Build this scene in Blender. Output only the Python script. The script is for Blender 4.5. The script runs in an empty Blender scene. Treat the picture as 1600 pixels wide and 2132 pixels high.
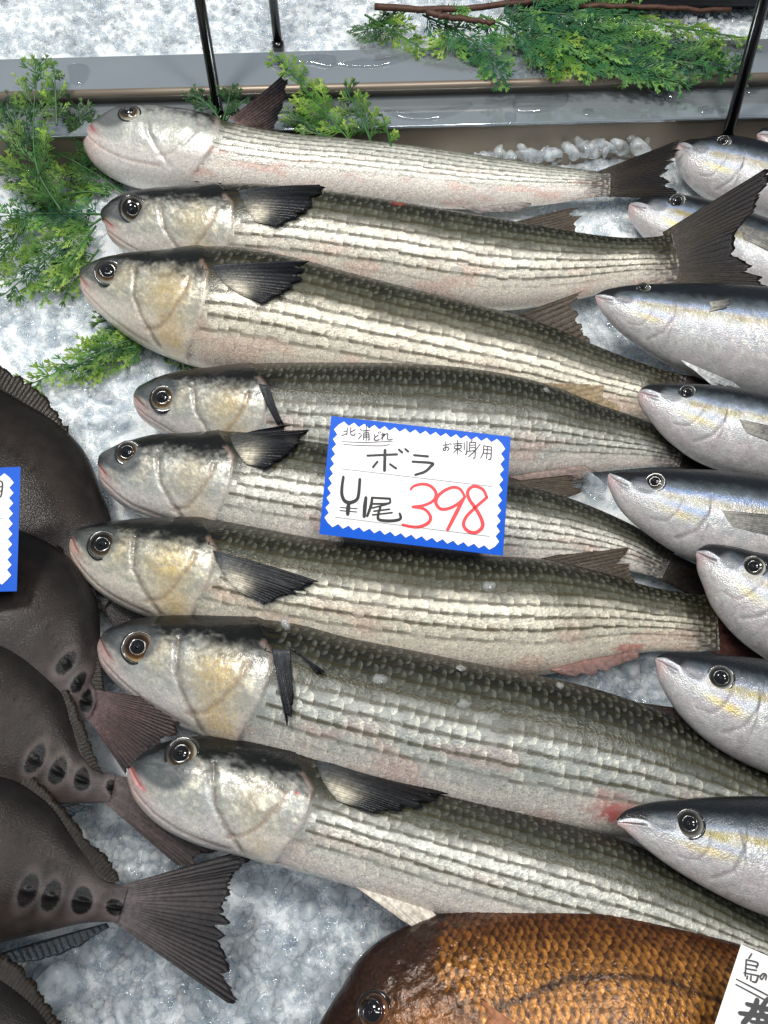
import bpy, bmesh, math, random
import numpy as np
from mathutils import Vector
from mathutils.bvhtree import BVHTree

# ------------------------------------------------------------------ camera, world, lamps, exposure
scene = bpy.context.scene
RNG = np.random.default_rng(7)
random.seed(7)
PW, PH, PF = 1600.0, 2132.0, 1600.0          # photograph size, focal length in its pixels
TILT = math.radians(25.0)                    # view axis against the normal of the fish bed
FWD = np.array([0.0, math.sin(TILT), -math.cos(TILT)])
RGT = np.array([1.0, 0.0, 0.0])
UPV = np.array([0.0, math.cos(TILT), math.sin(TILT)])
CAM = np.array([0.0, 0.0, 0.03]) - 0.55 * FWD

cam_d = bpy.data.cameras.new('camera')
cam = bpy.data.objects.new('camera', cam_d)
scene.collection.objects.link(cam)
cam.location = CAM
cam.rotation_euler = (TILT, 0, 0)
cam_d.sensor_fit = 'HORIZONTAL'
cam_d.sensor_width = 36.0
cam_d.lens = 36.0 * PF / PW
cam_d.clip_start = 0.01
cam_d.clip_end = 50
cam_d.dof.use_dof = False
scene.camera = cam

world = bpy.data.worlds.new('World')
scene.world = world
world.use_nodes = True
bg = world.node_tree.nodes['Background']
bg.inputs[0].default_value = (0.80, 0.90, 1.0, 1)
bg.inputs[1].default_value = 0.25


def lamp(name, loc, target, sx, sy, power, col):
    d = bpy.data.lights.new(name, 'AREA')
    d.shape = 'RECTANGLE'
    d.size, d.size_y = sx, sy
    d.energy = power
    d.color = col
    o = bpy.data.objects.new(name, d)
    scene.collection.objects.link(o)
    o.location = loc
    o.rotation_euler = (Vector(target) - Vector(loc)).to_track_quat('-Z', 'Y').to_euler()
    return o


lamp('market_lamp', (-0.45, 0.30, 1.15), (0.0, 0.08, 0), 0.18, 0.18, 11.5, (1.0, 0.97, 0.92))
lamp('market_lamp', (0.45, 0.15, 1.25), (0.05, 0.05, 0), 0.18, 0.18, 8.0, (1.0, 0.97, 0.93))
lamp('ceiling_tube', (-0.05, -0.30, 1.6), (0.0, 0.1, 0), 1.4, 0.08, 12, (0.97, 0.98, 1.0))

vs = scene.view_settings
vs.view_transform = 'Standard'
vs.look = 'None'
vs.exposure = -0.15
vs.gamma = 1.0
vs.use_curve_mapping = False
scene.cycles.use_denoising = True
scene.cycles.max_bounces = 10
scene.cycles.transmission_bounces = 8
scene.cycles.transparent_max_bounces = 40
scene.cycles.caustics_reflective = False
scene.cycles.caustics_refractive = False
scene.cycles.sample_clamp_indirect = 4.0

# ------------------------------------------------------------------ helpers


def lin(c):
    c = np.asarray(c, float) / 255.0
    return np.where(c <= 0.04045, c / 12.92, ((c + 0.055) / 1.055) ** 2.4)


def rays(px, py):
    px = np.asarray(px, float); py = np.asarray(py, float)
    d = (FWD * PF)[None, :] + (px.ravel() - PW / 2)[:, None] * RGT - (py.ravel() - PH / 2)[:, None] * UPV
    d /= np.linalg.norm(d, axis=1)[:, None]
    return d.reshape(px.shape + (3,))


def P(px, py, z):
    """the point at height z that shows at this pixel"""
    d = rays(px, py)
    t = (np.asarray(z, float) - CAM[2]) / d[..., 2]
    return CAM + d * t[..., None]


def on_plane(px, py, p0, n):
    d = rays(px, py)
    t = np.dot(np.asarray(p0) - CAM, n) / (d @ np.asarray(n))
    return CAM + d * t[..., None]


def unit(v):
    v = np.asarray(v, float)
    return v / np.maximum(np.linalg.norm(v, axis=-1, keepdims=True), 1e-12)


def sstep(a, b, x):
    t = np.clip((x - a) / (b - a), 0, 1)
    return t * t * (3 - 2 * t)


def mix(a, b, t):
    t = np.asarray(t)[..., None]
    return a * (1 - t) + b * t


def vnoise(x, y, seed=0):
    """smooth value noise 0..1"""
    xi = np.floor(x).astype(np.int64); yi = np.floor(y).astype(np.int64)
    fx = x - xi; fy = y - yi
    fx = fx * fx * (3 - 2 * fx); fy = fy * fy * (3 - 2 * fy)

    def h(a, b):
        n = (a * 374761393 + b * 668265263 + seed * 982451653) & 0x7fffffff
        n = ((n ^ (n >> 13)) * 1274126177) & 0x7fffffff
        n = n ^ (n >> 16)
        return (n & 0xffff) / 65535.0
    return (h(xi, yi) * (1 - fx) + h(xi + 1, yi) * fx) * (1 - fy) + (h(xi, yi + 1) * (1 - fx) + h(xi + 1, yi + 1) * fx) * fy


def fbm(x, y, seed=0, o=3):
    r = 0; a = 0.5; t = 0
    for i in range(o):
        r = r + a * vnoise(x * 2 ** i, y * 2 ** i, seed + i * 17); t += a; a *= 0.5
    return r / t


def polydist(x, y, pts):
    d = np.full(np.shape(x), 1e9)
    for (ax, ay), (bx, by) in zip(pts[:-1], pts[1:]):
        vx, vy = bx - ax, by - ay
        t = np.clip(((x - ax) * vx + (y - ay) * vy) / (vx * vx + vy * vy + 1e-12), 0, 1)
        d = np.minimum(d, np.hypot(x - ax - t * vx, y - ay - t * vy))
    return d


def catmull(pts, n, ts=None):
    pts = np.asarray(pts, float)
    m = len(pts)
    if ts is None:
        ts = np.linspace(0, m - 1, n)
    i = np.clip(np.floor(ts).astype(int), 0, m - 2)
    t = (ts - i)[:, None]
    ext = np.vstack([2 * pts[0] - pts[1], pts, 2 * pts[-1] - pts[-2]])
    p0, p1, p2, p3 = ext[i], ext[i + 1], ext[i + 2], ext[i + 3]
    return 0.5 * (2 * p1 + (p2 - p0) * t + (2 * p0 - 5 * p1 + 4 * p2 - p3) * t ** 2 + (-p0 + 3 * p1 - 3 * p2 + p3) * t ** 3)


def resample(pts, n):
    pts = np.asarray(pts, float)
    if len(pts) > 2:
        pts = catmull(pts, 60)
    L = np.r_[0, np.cumsum(np.linalg.norm(np.diff(pts, axis=0), axis=1))]
    t = np.linspace(0, L[-1], n)
    return np.stack([np.interp(t, L, pts[:, k]) for k in range(pts.shape[1])], 1)


def mesh(name, verts, faces, mat, parent=None, col=None, smooth=True, origin=None, kind=None):
    """one mesh object; faces is an (n,3) or (n,4) array or a list of such arrays"""
    verts = np.asarray(verts, float)
    if parent is not None:
        off = np.array(parent['_o'])
    elif origin is not None:
        off = np.asarray(origin, float)
    else:
        off = np.zeros(3)
    v = verts - off
    if isinstance(faces, np.ndarray):
        faces = [faces]
    faces = [np.asarray(f, int) for f in faces if len(f)]
    me = bpy.data.meshes.new(name)
    me.vertices.add(len(v))
    me.vertices.foreach_set('co', v.astype(np.float32).ravel())
    nl = sum(f.size for f in faces); nf = sum(len(f) for f in faces)
    me.loops.add(nl); me.polygons.add(nf)
    me.loops.foreach_set('vertex_index', np.concatenate([f.ravel() for f in faces]).astype(np.int32))
    tot = np.concatenate([np.full(len(f), f.shape[1]) for f in faces])
    st = np.r_[0, np.cumsum(tot)[:-1]]
    me.polygons.foreach_set('loop_start', st.astype(np.int32))
    me.polygons.foreach_set('use_smooth', np.full(nf, bool(smooth)))
    me.update(calc_edges=True)
    if col is not None:
        a = me.color_attributes.new('Col', 'FLOAT_COLOR', 'POINT')
        c = np.ones((len(v), 4), np.float32); c[:, :3] = np.clip(col, 0, 1)
        a.data.foreach_set('color', c.ravel())
    me.validate()
    o = bpy.data.objects.new(name, me)
    scene.collection.objects.link(o)
    o.data.materials.append(mat)
    if parent is not None:
        if parent.type == 'EMPTY' or True:
            o.parent = parent
        o['_o'] = tuple(off)
    else:
        o.location = off
        o['_o'] = tuple(off)
    if kind:
        o['kind'] = kind
    return o


def thing(name, label, cat, loc, group=None):
    o = bpy.data.objects.new(name, None)
    scene.collection.objects.link(o)
    o.empty_display_size = 0.02
    o.location = loc
    o['_o'] = tuple(float(x) for x in loc)
    return tag(o, label, cat, group)


def tag(o, label, cat, group=None):
    o['label'] = label; o['category'] = cat
    if group:
        o['group'] = group
    return o


def gridfaces(n, m, wrap=False):
    i, j = np.meshgrid(np.arange(n - 1), np.arange(m if wrap else m - 1), indexing='ij')
    j2 = (j + 1) % m
    return np.stack([i * m + j, i * m + j2, (i + 1) * m + j2, (i + 1) * m + j], -1).reshape(-1, 4)


def solid_grid(G, nrm, th):
    """front grid G (n,m,3) closed with a back th behind it -> verts, faces"""
    n, m = G.shape[:2]
    V = np.vstack([G.reshape(-1, 3), (G - nrm * th).reshape(-1, 3)])
    f = gridfaces(n, m); k = n * m
    fs = [f, f[:, ::-1] + k]
    ring = [i * m for i in range(n)] + [(n - 1) * m + j for j in range(1, m)] + [i * m + m - 1 for i in range(n - 2, -1, -1)] + [j for j in range(m - 2, 0, -1)]
    r = np.array(ring); r2 = np.roll(r, -1)
    fs.append(np.stack([r2, r, r + k, r2 + k], 1))
    return V, np.vstack(fs)


def tube(pts, rad, n=10, cap=True):
    pts = np.asarray(pts, float); m = len(pts)
    rad = np.broadcast_to(np.asarray(rad, float), (m,))
    T = unit(np.gradient(pts, axis=0))
    ref = np.array([0, 0, 1.0]) if abs(T[0][2]) < 0.9 else np.array([1.0, 0, 0])
    A = unit(np.cross(T, ref)); B = np.cross(T, A)
    a = np.linspace(0, 2 * math.pi, n, endpoint=False)
    V = pts[:, None] + rad[:, None, None] * (np.cos(a)[None, :, None] * A[:, None] + np.sin(a)[None, :, None] * B[:, None])
    f = [gridfaces(m, n, True)]
    V = V.reshape(-1, 3)
    if cap:
        V = np.vstack([V, pts[0], pts[-1]])
        j = np.arange(n); j2 = (j + 1) % n
        f.append(np.stack([np.full(n, m * n), j2, j], 1))
        f.append(np.stack([np.full(n, m * n + 1), (m - 1) * n + j, (m - 1) * n + j2], 1))
    return V, f


def join(parts):
    V = []; F3 = []; F4 = []; k = 0
    for v, fs in parts:
        if isinstance(fs, np.ndarray):
            fs = [fs]
        for f in fs:
            (F3 if f.shape[1] == 3 else F4).append(f + k)
        V.append(v); k += len(v)
    out = []
    if F3: out.append(np.vstack(F3))
    if F4: out.append(np.vstack(F4))
    return np.vstack(V), out


# ------------------------------------------------------------------ materials
def material(name, col=None, attr=False, rough=0.4, metal=0.0, coat=0.0, coat_rough=0.1, spec=0.5, trans=0.0, ior=1.45,
             noise=None, bump=None, sss=0.0, rnoise=None, foil=None):
    """noise=(scale, amount) colour mottling; bump=(scale, strength, kind, distance)"""
    m = bpy.data.materials.new(name)
    m.use_nodes = True
    nt = m.node_tree; N = nt.nodes; L = nt.links
    b = N['Principled BSDF']
    b.inputs['Roughness'].default_value = rough
    b.inputs['Metallic'].default_value = metal
    b.inputs['Coat Weight'].default_value = coat
    b.inputs['Coat Roughness'].default_value = coat_rough
    b.inputs['Specular IOR Level'].default_value = spec
    b.inputs['Transmission Weight'].default_value = trans
    b.inputs['IOR'].default_value = ior
    if sss:
        b.inputs['Subsurface Weight'].default_value = sss
        b.inputs['Subsurface Radius'].default_value = (0.006, 0.007, 0.008)
        b.inputs['Subsurface Scale'].default_value = 1.0
    tc = N.new('ShaderNodeTexCoord')
    src = None
    if attr:
        a = N.new('ShaderNodeAttribute'); a.attribute_name = 'Col'; src = a.outputs['Color']
    else:
        r = N.new('ShaderNodeRGB'); r.outputs[0].default_value = tuple(col) + (1,); src = r.outputs[0]
    if noise:
        nz = N.new('ShaderNodeTexNoise'); nz.inputs['Scale'].default_value = noise[0]; nz.inputs['Detail'].default_value = 5
        L.new(tc.outputs['Object'], nz.inputs['Vector'])
        mr = N.new('ShaderNodeMapRange'); mr.inputs[1].default_value = 0.3; mr.inputs[2].default_value = 0.7
        mr.inputs[3].default_value = 1 - noise[1]; mr.inputs[4].default_value = 1 + noise[1]
        L.new(nz.outputs[0], mr.inputs[0])
        mx = N.new('ShaderNodeVectorMath'); mx.operation = 'SCALE'
        L.new(src, mx.inputs[0]); L.new(mr.outputs[0], mx.inputs['Scale'])
        src = mx.outputs[0]
    if foil:                                       # silvery skin: bright areas turn mirror-like, crinkle glints and iridescence painted into the colour
        sc, amt, met = foil
        bw = N.new('ShaderNodeRGBToBW'); L.new(src, bw.inputs[0])
        mk = N.new('ShaderNodeMapRange'); mk.inputs[1].default_value = 0.10; mk.inputs[2].default_value = 0.42
        L.new(bw.outputs[0], mk.inputs[0])
        nz = N.new('ShaderNodeTexNoise'); nz.inputs['Scale'].default_value = sc; nz.inputs['Detail'].default_value = 6; nz.inputs['Roughness'].default_value = 0.65; nz.inputs['Distortion'].default_value = 1.2
        L.new(tc.outputs['Object'], nz.inputs['Vector'])
        rp = N.new('ShaderNodeValToRGB'); e = rp.color_ramp.elements
        e[0].position = 0.34; e[0].color = (0.50, 0.53, 0.56, 1)
        e[1].position = 0.66; e[1].color = (1.45, 1.42, 1.34, 1)
        k = e.new(0.46); k.color = (0.86, 0.88, 0.90, 1)
        k = e.new(0.55); k.color = (1.12, 1.07, 0.96, 1)
        L.new(nz.outputs[0], rp.inputs[0])
        mu = N.new('ShaderNodeMix'); mu.data_type = 'RGBA'; mu.blend_type = 'MULTIPLY'
        m2 = N.new('ShaderNodeMath'); m2.operation = 'MULTIPLY'; m2.inputs[1].default_value = amt
        L.new(mk.outputs[0], m2.inputs[0]); L.new(m2.outputs[0], mu.inputs[0])
        L.new(src, mu.inputs[6]); L.new(rp.outputs[0], mu.inputs[7])
        src = mu.outputs[2]
        m3 = N.new('ShaderNodeMath'); m3.operation = 'MULTIPLY'; m3.inputs[1].default_value = met
        L.new(mk.outputs[0], m3.inputs[0]); L.new(m3.outputs[0], b.inputs['Metallic'])
    L.new(src, b.inputs['Base Color'])
    if rnoise:
        nz = N.new('ShaderNodeTexNoise'); nz.inputs['Scale'].default_value = rnoise[0]; nz.inputs['Detail'].default_value = 3
        L.new(tc.outputs['Object'], nz.inputs['Vector'])
        mr = N.new('ShaderNodeMapRange'); mr.inputs[1].default_value = 0.35; mr.inputs[2].default_value = 0.65
        mr.inputs[3].default_value = rnoise[1]; mr.inputs[4].default_value = rnoise[2]
        L.new(nz.outputs[0], mr.inputs[0]); L.new(mr.outputs[0], b.inputs['Roughness'])
    if bump:
        if bump[2] == 'noise':
            t = N.new('ShaderNodeTexNoise'); t.inputs['Detail'].default_value = 4; t.inputs['Scale'].default_value = bump[0]; out = t.outputs[0]
        else:
            t = N.new('ShaderNodeTexVoronoi'); t.inputs['Scale'].default_value = bump[0]; out = t.outputs['Distance']
        L.new(tc.outputs['Object'], t.inputs['Vector'])
        bp = N.new('ShaderNodeBump'); bp.inputs['Strength'].default_value = bump[1]; bp.inputs['Distance'].default_value = bump[3]
        L.new(out, bp.inputs['Height'])
        L.new(bp.outputs[0], b.inputs['Normal'])
        if coat:
            L.new(bp.outputs[0], b.inputs['Coat Normal'])
    return m


M = {}
M['mullet'] = material('wet_silver_skin', attr=True, rough=0.34, spec=0.35, coat=0.2, coat_rough=0.07, foil=(420, 0.55, 0.25), bump=(380, 0.3, 'noise', 0.0010))
M['scale'] = material('silver_scales', attr=True, rough=0.36, spec=0.35, coat=0.2, coat_rough=0.07, foil=(700, 0.9, 0.22), bump=(620, 0.5, 'noise', 0.0008))
M['yellowtail'] = material('smooth_blue_silver_skin', attr=True, rough=0.34, spec=0.35, coat=0.15, coat_rough=0.08, foil=(620, 0.5, 0.28), bump=(1000, 0.28, 'voronoi', 0.0007))
M['surgeon'] = material('dark_leathery_skin', attr=True, rough=0.40, spec=0.14, coat=0.10, coat_rough=0.08, noise=(120, 0.22), bump=(900, 0.4, 'noise', 0.0006))
M['bream'] = material('bronze_skin', attr=True, rough=0.32, spec=0.35, metal=0.3, coat=0.3, coat_rough=0.12, noise=(420, 0.5), bump=(450, 0.5, 'noise', 0.0011))
M['fin'] = material('wet_fin_membrane', attr=True, rough=0.40, spec=0.16, coat=0.08, coat_rough=0.08, noise=(400, 0.35), bump=(700, 0.5, 'noise', 0.0006))
M['eye'] = material('wet_eye', attr=True, rough=0.12, coat=1.0, coat_rough=0.02, noise=(400, 0.15))


def ice_material(name, col, clear, rough, bsc, bst, bdist, sub=1.0):
    """wet ice: part lets light straight through, part scatters it under a glossy skin"""
    m = material(name, col=col, rough=rough, spec=0.5, ior=1.31, noise=(45, 0.07), bump=(bsc, bst, 'noise', bdist), sss=sub)
    nt = m.node_tree; N = nt.nodes; L = nt.links
    pb = N['Principled BSDF']
    pb.inputs['Subsurface Radius'].default_value = (0.007, 0.008, 0.009)
    if clear > 0:
        tc = N.new('ShaderNodeTexCoord')
        nz = N.new('ShaderNodeTexNoise'); nz.inputs['Scale'].default_value = 90; nz.inputs['Detail'].default_value = 4
        L.new(tc.outputs['Object'], nz.inputs['Vector'])
        mr = N.new('ShaderNodeMapRange'); mr.inputs[1].default_value = 0.35; mr.inputs[2].default_value = 0.65
        mr.inputs[3].default_value = clear * 0.7 if clear < 1 else 1.0; mr.inputs[4].default_value = min(1.0, clear * 1.25)
        L.new(nz.outputs[0], mr.inputs[0])
        tr = N.new('ShaderNodeBsdfTransparent'); tr.inputs[0].default_value = (0.98, 0.99, 1, 1)
        gl = N.new('ShaderNodeBsdfGlossy'); gl.inputs['Roughness'].default_value = rough * 0.7
        lw = N.new('ShaderNodeLayerWeight'); lw.inputs[0].default_value = 0.5
        pw = N.new('ShaderNodeMath'); pw.operation = 'POWER'; pw.inputs[1].default_value = 3.5; L.new(lw.outputs['Facing'], pw.inputs[0])
        fr = N.new('ShaderNodeMath'); fr.operation = 'MULTIPLY_ADD'; fr.inputs[1].default_value = 0.6; fr.inputs[2].default_value = 0.05 if clear < 1 else 0.16; L.new(pw.outputs[0], fr.inputs[0])
        bp = [n for n in N if n.type == 'BUMP'][0]
        L.new(bp.outputs[0], gl.inputs['Normal']); L.new(bp.outputs[0], lw.inputs['Normal'])
        a = N.new('ShaderNodeMixShader'); L.new(fr.outputs[0], a.inputs[0]); L.new(tr.outputs[0], a.inputs[1]); L.new(gl.outputs[0], a.inputs[2])
        b = N.new('ShaderNodeMixShader'); L.new(mr.outputs[0], b.inputs[0]); L.new(pb.outputs[0], b.inputs[1]); L.new(a.outputs[0], b.inputs[2])
        L.new(b.outputs[0], N['Material Output'].inputs[0])
    return m


M['ice'] = ice_material('packed_crushed_ice', lin((234, 240, 243)), 0.0, 0.09, 340, 0.9, 0.0035)
M['ice_chunk'] = ice_material('clear_wet_ice', lin((226, 236, 243)), 0.90, 0.05, 260, 0.5, 0.002)
M['ice_white'] = ice_material('frosted_ice', lin((230, 239, 246)), 0.72, 0.08, 420, 0.6, 0.002)
M['steel'] = material('brushed_stainless_steel', col=lin((196, 206, 212)), rough=0.15, metal=0.75, noise=(8, 0.06), rnoise=(30, 0.07, 0.18))
M['steel_dull_reflect'] = material('dull_steel_brown_reflection', col=lin((140, 128, 114)), rough=0.42, metal=0.5, noise=(14, 0.12))  # brown-grey reflections in the steel put into its base colour
M['rod'] = material('gloss_black_enamel', col=lin((14, 14, 15)), rough=0.22, coat=0.4, coat_rough=0.08)
M['leaf'] = material('plastic_cypress_green', attr=True, rough=0.42, spec=0.45, noise=(120, 0.2))
M['wood'] = material('brown_twig_bark', col=lin((74, 48, 36)), rough=0.6, noise=(200, 0.35), bump=(250, 0.6, 'noise', 0.001))
M['white_card'] = material('white_laminated_card', col=lin((236, 233, 232)), rough=0.32, coat=0.25, coat_rough=0.2, noise=(40, 0.015))
M['blue_card'] = material('blue_printed_card', col=lin((0, 84, 196)), rough=0.4, spec=0.2, coat=0.05, coat_rough=0.2, noise=(60, 0.03))
M['ink'] = material('black_marker_ink', col=lin((28, 26, 26)), rough=0.4)
M['red_ink'] = material('red_marker_ink', col=lin((238, 62, 66)), rough=0.4)
M['water'] = ice_material('clear_water', (1, 1, 1), 1.0, 0.02, 20, 0.0, 0.001)
M['dark'] = material('dark_plastic', col=lin((34, 34, 36)), rough=0.4, noise=(60, 0.2))

# ------------------------------------------------------------------ the setting: ice, steel edge, rear ice
Z_FL = 0.045      # top of the tray's back flange
Z_RAIL = 0.060    # top of the rail behind it


def ice_height(x, y):
    a = fbm(x * 28, y * 28, 3, 2) - 0.5
    b = fbm(x * 110, y * 110, 9, 2) - 0.5
    c = np.abs(fbm(x * 240, y * 240, 21, 2) - 0.5)
    d = np.abs(fbm(x * 420 + 3, y * 420, 33, 2) - 0.5)
    return 0.010 * a + 0.0050 * b - 0.0034 * c - 0.0030 * d


def ice_sheet(name, x0, x1, y0fn, y1fn, z0, step, label=None):
    nx = int((x1 - x0) / step); ny = int(abs(np.mean(y1fn) - np.mean(y0fn)) / step)
    X = np.linspace(x0, x1, nx)[None, :].repeat(ny, 0)
    t = np.linspace(0, 1, ny)[:, None]
    ya = np.interp(X[0], [x0, x1], y0fn); yb = np.interp(X[0], [x0, x1], y1fn)
    Y = ya[None] * (1 - t) + yb[None] * t
    X = X + 0.0006 * RNG.standard_normal(X.shape); Y = Y + 0.0006 * RNG.standard_normal(Y.shape)
    Z = z0 + ice_height(X, Y)
    return mesh(name, np.stack([X, Y, Z], -1).reshape(-1, 3), gridfaces(ny, nx), M['ice'], kind='structure')


# lines of the steel edge, straight in the place; taken from two points each
def line_at(pa, pb, z, xs):
    a = P(pa[0], pa[1], z); b = P(pb[0], pb[1], z)
    return np.array([[x, a[1] + (b[1] - a[1]) * (x - a[0]) / (b[0] - a[0]), z] for x in xs])


XE = [-0.75, 0.75]
fl_front = line_at((0, 284), (1600, 241), Z_FL, XE)
fl_back = line_at((0, 214), (1600, 166), Z_FL, XE)
rl_front = line_at((0, 192), (1600, 152), Z_RAIL, XE)
rl_back = line_at((0, 123), (1600, 80), Z_RAIL, XE)
ice_sheet('ice_bed', -0.75, 0.75, [-0.50, -0.50], list(fl_front[:, 1] + 0.004), 0.0, 0.0024)
ice_sheet('rear_ice_bed', -0.75, 0.75, list(rl_back[:, 1] - 0.003), [0.95, 0.95], 0.050, 0.0030)


def strip(profile, xs_pts):
    """profile: list of (line of two ends) joined into a closed bar; returns verts, faces"""
    V = []; n = len(profile)
    for e in (0, 1):
        V += [p[e] for p in profile]
    V = np.array(V)
    j = np.arange(n); j2 = (j + 1) % n
    f4 = np.stack([j, j2, n + j2, n + j], 1)
    caps = [np.array([[0, k + 1, k] for k in range(1, n - 1)]), np.array([[n, n + k, n + k + 1] for k in range(1, n - 1)])]
    return V, [f4] + caps


def off(line, dy, dz):
    return line + np.array([0, dy, dz])


edge = thing('steel_tray_edge', 'flat stainless steel tray edge with water drops right behind the fish', 'tray edge', (0, float(fl_front[:, 1].mean()), 0.0))
v, f = strip([off(fl_front, 0, 0), off(fl_back, 0.004, 0), off(fl_back, 0.004, -0.003), off(fl_front, 0, -0.003)], XE)
fl = mesh('flange', v, f, M['steel'], edge, smooth=False)
v, f = strip([off(fl_front, 0.002, -0.0035), off(fl_front, 0.006, -0.0035), off(fl_front, 0.006, -0.07), off(fl_front, 0.002, -0.07)], XE)
mesh('wall', v, f, M['steel_dull_reflect'], edge, smooth=False)
a, b = fl_front
v, f = tube([a + [0, 0.0005, -0.001], b + [0, 0.0005, -0.001]], 0.0014, 8)
mesh('rolled_lip', v, f, M['steel'], edge)

rail = thing('steel_counter_rail', 'brushed stainless steel rail with a rounded front lip before the rear ice', 'rail', (0, float(rl_front[:, 1].mean()), 0.0))
v, f = strip([off(rl_front, 0, 0), off(rl_back, 0, 0), off(rl_back, 0, -0.003), off(rl_front, 0, -0.003)], XE)
mesh('rail_top', v, f, M['steel'], rail, smooth=False)
a, b = rl_front
v, f = tube([a + [0, 0, -0.0035], b + [0, 0, -0.0035]], 0.0038, 14)
mesh('rounded_lip', v, f, M['steel_dull_reflect'], rail)
v, f = strip([off(rl_front, 0.004, -0.0035), off(rl_front, 0.007, -0.0035), off(rl_front, 0.007, -0.06), off(rl_front, 0.004, -0.06)], XE)
mesh('rail_front', v, f, M['steel_dull_reflect'], rail, smooth=False)


# ------------------------------------------------------------------ crushed ice
def chunk_protos(n, smooth_it):
    out = []
    for k in range(n):
        bm = bmesh.new()
        for i in range(13):
            p = RNG.standard_normal(3); p /= np.linalg.norm(p)
            bm.verts.new(p * (0.75 + 0.35 * RNG.random()) * np.array([1, 0.8, 0.62]))
        r = bmesh.ops.convex_hull(bm, input=bm.verts)
        bmesh.ops.delete(bm, geom=[g for g in r['geom_interior'] if isinstance(g, bmesh.types.BMVert)], context='VERTS')
        if smooth_it:
            bmesh.ops.subdivide_edges(bm, edges=bm.edges[:], cuts=1, use_grid_fill=True)
            bmesh.ops.smooth_vert(bm, verts=bm.verts[:], factor=0.55, use_axis_x=True, use_axis_y=True, use_axis_z=True)
            bmesh.ops.smooth_vert(bm, verts=bm.verts[:], factor=0.35, use_axis_x=True, use_axis_y=True, use_axis_z=True)
        bmesh.ops.triangulate(bm, faces=bm.faces[:])
        bm.verts.index_update()
        V = np.array([v.co[:] for v in bm.verts]); F = np.array([[v.index for v in f.verts] for f in bm.faces])
        bm.free()
        out.append((V, F))
    return out


PROTO = chunk_protos(14, True)
PROTO_S = chunk_protos(14, False)


def rot_rand():
    q = RNG.standard_normal(4); q /= np.linalg.norm(q)
    w, x, y, z = q
    return np.array([[1 - 2 * (y * y + z * z), 2 * (x * y - z * w), 2 * (x * z + y * w)], [2 * (x * y + z * w), 1 - 2 * (x * x + z * z), 2 * (y * z - x * w)], [2 * (x * z - y * w), 2 * (y * z + x * w), 1 - 2 * (x * x + y * y)]])


def inpoly(x, y, poly):
    c = False; n = len(poly); j = n - 1
    for i in range(n):
        xi, yi = poly[i]; xj, yj = poly[j]
        if (yi > y) != (yj > y) and x < (xj - xi) * (y - yi) / (yj - yi) + xi:
            c = not c
        j = i
    return c


def scatter(name, polys, count, zfn, smin, smax, mat, protos, label, cat):
    parts = []
    tot = sum((max(p[0] for p in q) - min(p[0] for p in q)) * (max(p[1] for p in q) - min(p[1] for p in q)) for q in polys)
    for q in polys:
        xs = [p[0] for p in q]; ys = [p[1] for p in q]
        n = int(count * (max(xs) - min(xs)) * (max(ys) - min(ys)) / tot)
        for i in range(n):
            x = RNG.uniform(min(xs), max(xs)); y = RNG.uniform(min(ys), max(ys))
            if not inpoly(x, y, q):
                continue
            c = P(x, y, zfn(x, y))
            s = smin + (smax - smin) * RNG.random() ** 2.2
            V, F = protos[RNG.integers(len(protos))]
            V = (V * s) @ rot_rand().T
            V[:, 2] *= 0.7
            parts.append((V + c + [0, 0, s * 0.1], F))
    V, F = join(parts)
    o = mesh(name, V, F, mat, smooth=protos is PROTO)
    o['kind'] = 'stuff'
    return tag(o, label, cat)


FRONT_ICE = [
    [(-60, 330), (240, 330), (260, 400), (210, 470), (165, 560), (200, 640), (420, 790), (330, 790), (280, 850), (220, 950), (205, 1000), (235, 1080), (200, 1090), (120, 860), (0, 740), (-60, 720)],
    [(190, 1380), (230, 1380), (300, 1460), (180, 1470)],
    [(150, 1640), (240, 1660), (440, 1790), (520, 1760), (900, 1900), (700, 2060), (640, 2160), (60, 2160), (0, 1980), (240, 1930), (180, 1720)],
    [(930, 330), (1000, 300), (1350, 280), (1440, 320), (1440, 420), (1240, 360)],
    [(1120, 430), (1330, 400), (1370, 500), (1200, 500)],
    [(1190, 610), (1260, 610), (1480, 800), (1300, 760), (1200, 680)],
    [(1180, 960), (1290, 960), (1300, 1060), (1180, 1020)],
    [(1140, 1390), (1380, 1350), (1460, 1520), (1180, 1410)],
    [(1540, 250), (1640, 240), (1640, 330), (1560, 320)],
]
REAR_ICE = [[(-40, -40), (1640, -40), (1640, 90), (800, 96), (-40, 118)]]
scatter('crushed_ice', FRONT_ICE, 5000, lambda x, y: 0.001 + RNG.uniform(-0.003, 0.003), 0.0016, 0.0060, M['ice_white'], PROTO_S, 'white crushed ice spread under and between the fish', 'ice')
scatter('clear_crushed_ice', FRONT_ICE, 3000, lambda x, y: 0.002 + RNG.uniform(-0.003, 0.003), 0.003, 0.0130, M['ice_chunk'], PROTO, 'clear melting ice lumps mixed into the crushed ice around the fish', 'ice')
scatter('rear_crushed_ice', REAR_ICE, 5000, lambda x, y: 0.051 + RNG.uniform(-0.003, 0.003), 0.0015, 0.0065, M['ice_white'], PROTO_S, 'fine white crushed ice behind the steel rail', 'ice')

# ------------------------------------------------------------------ fish


class Fish:
    pass


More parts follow.
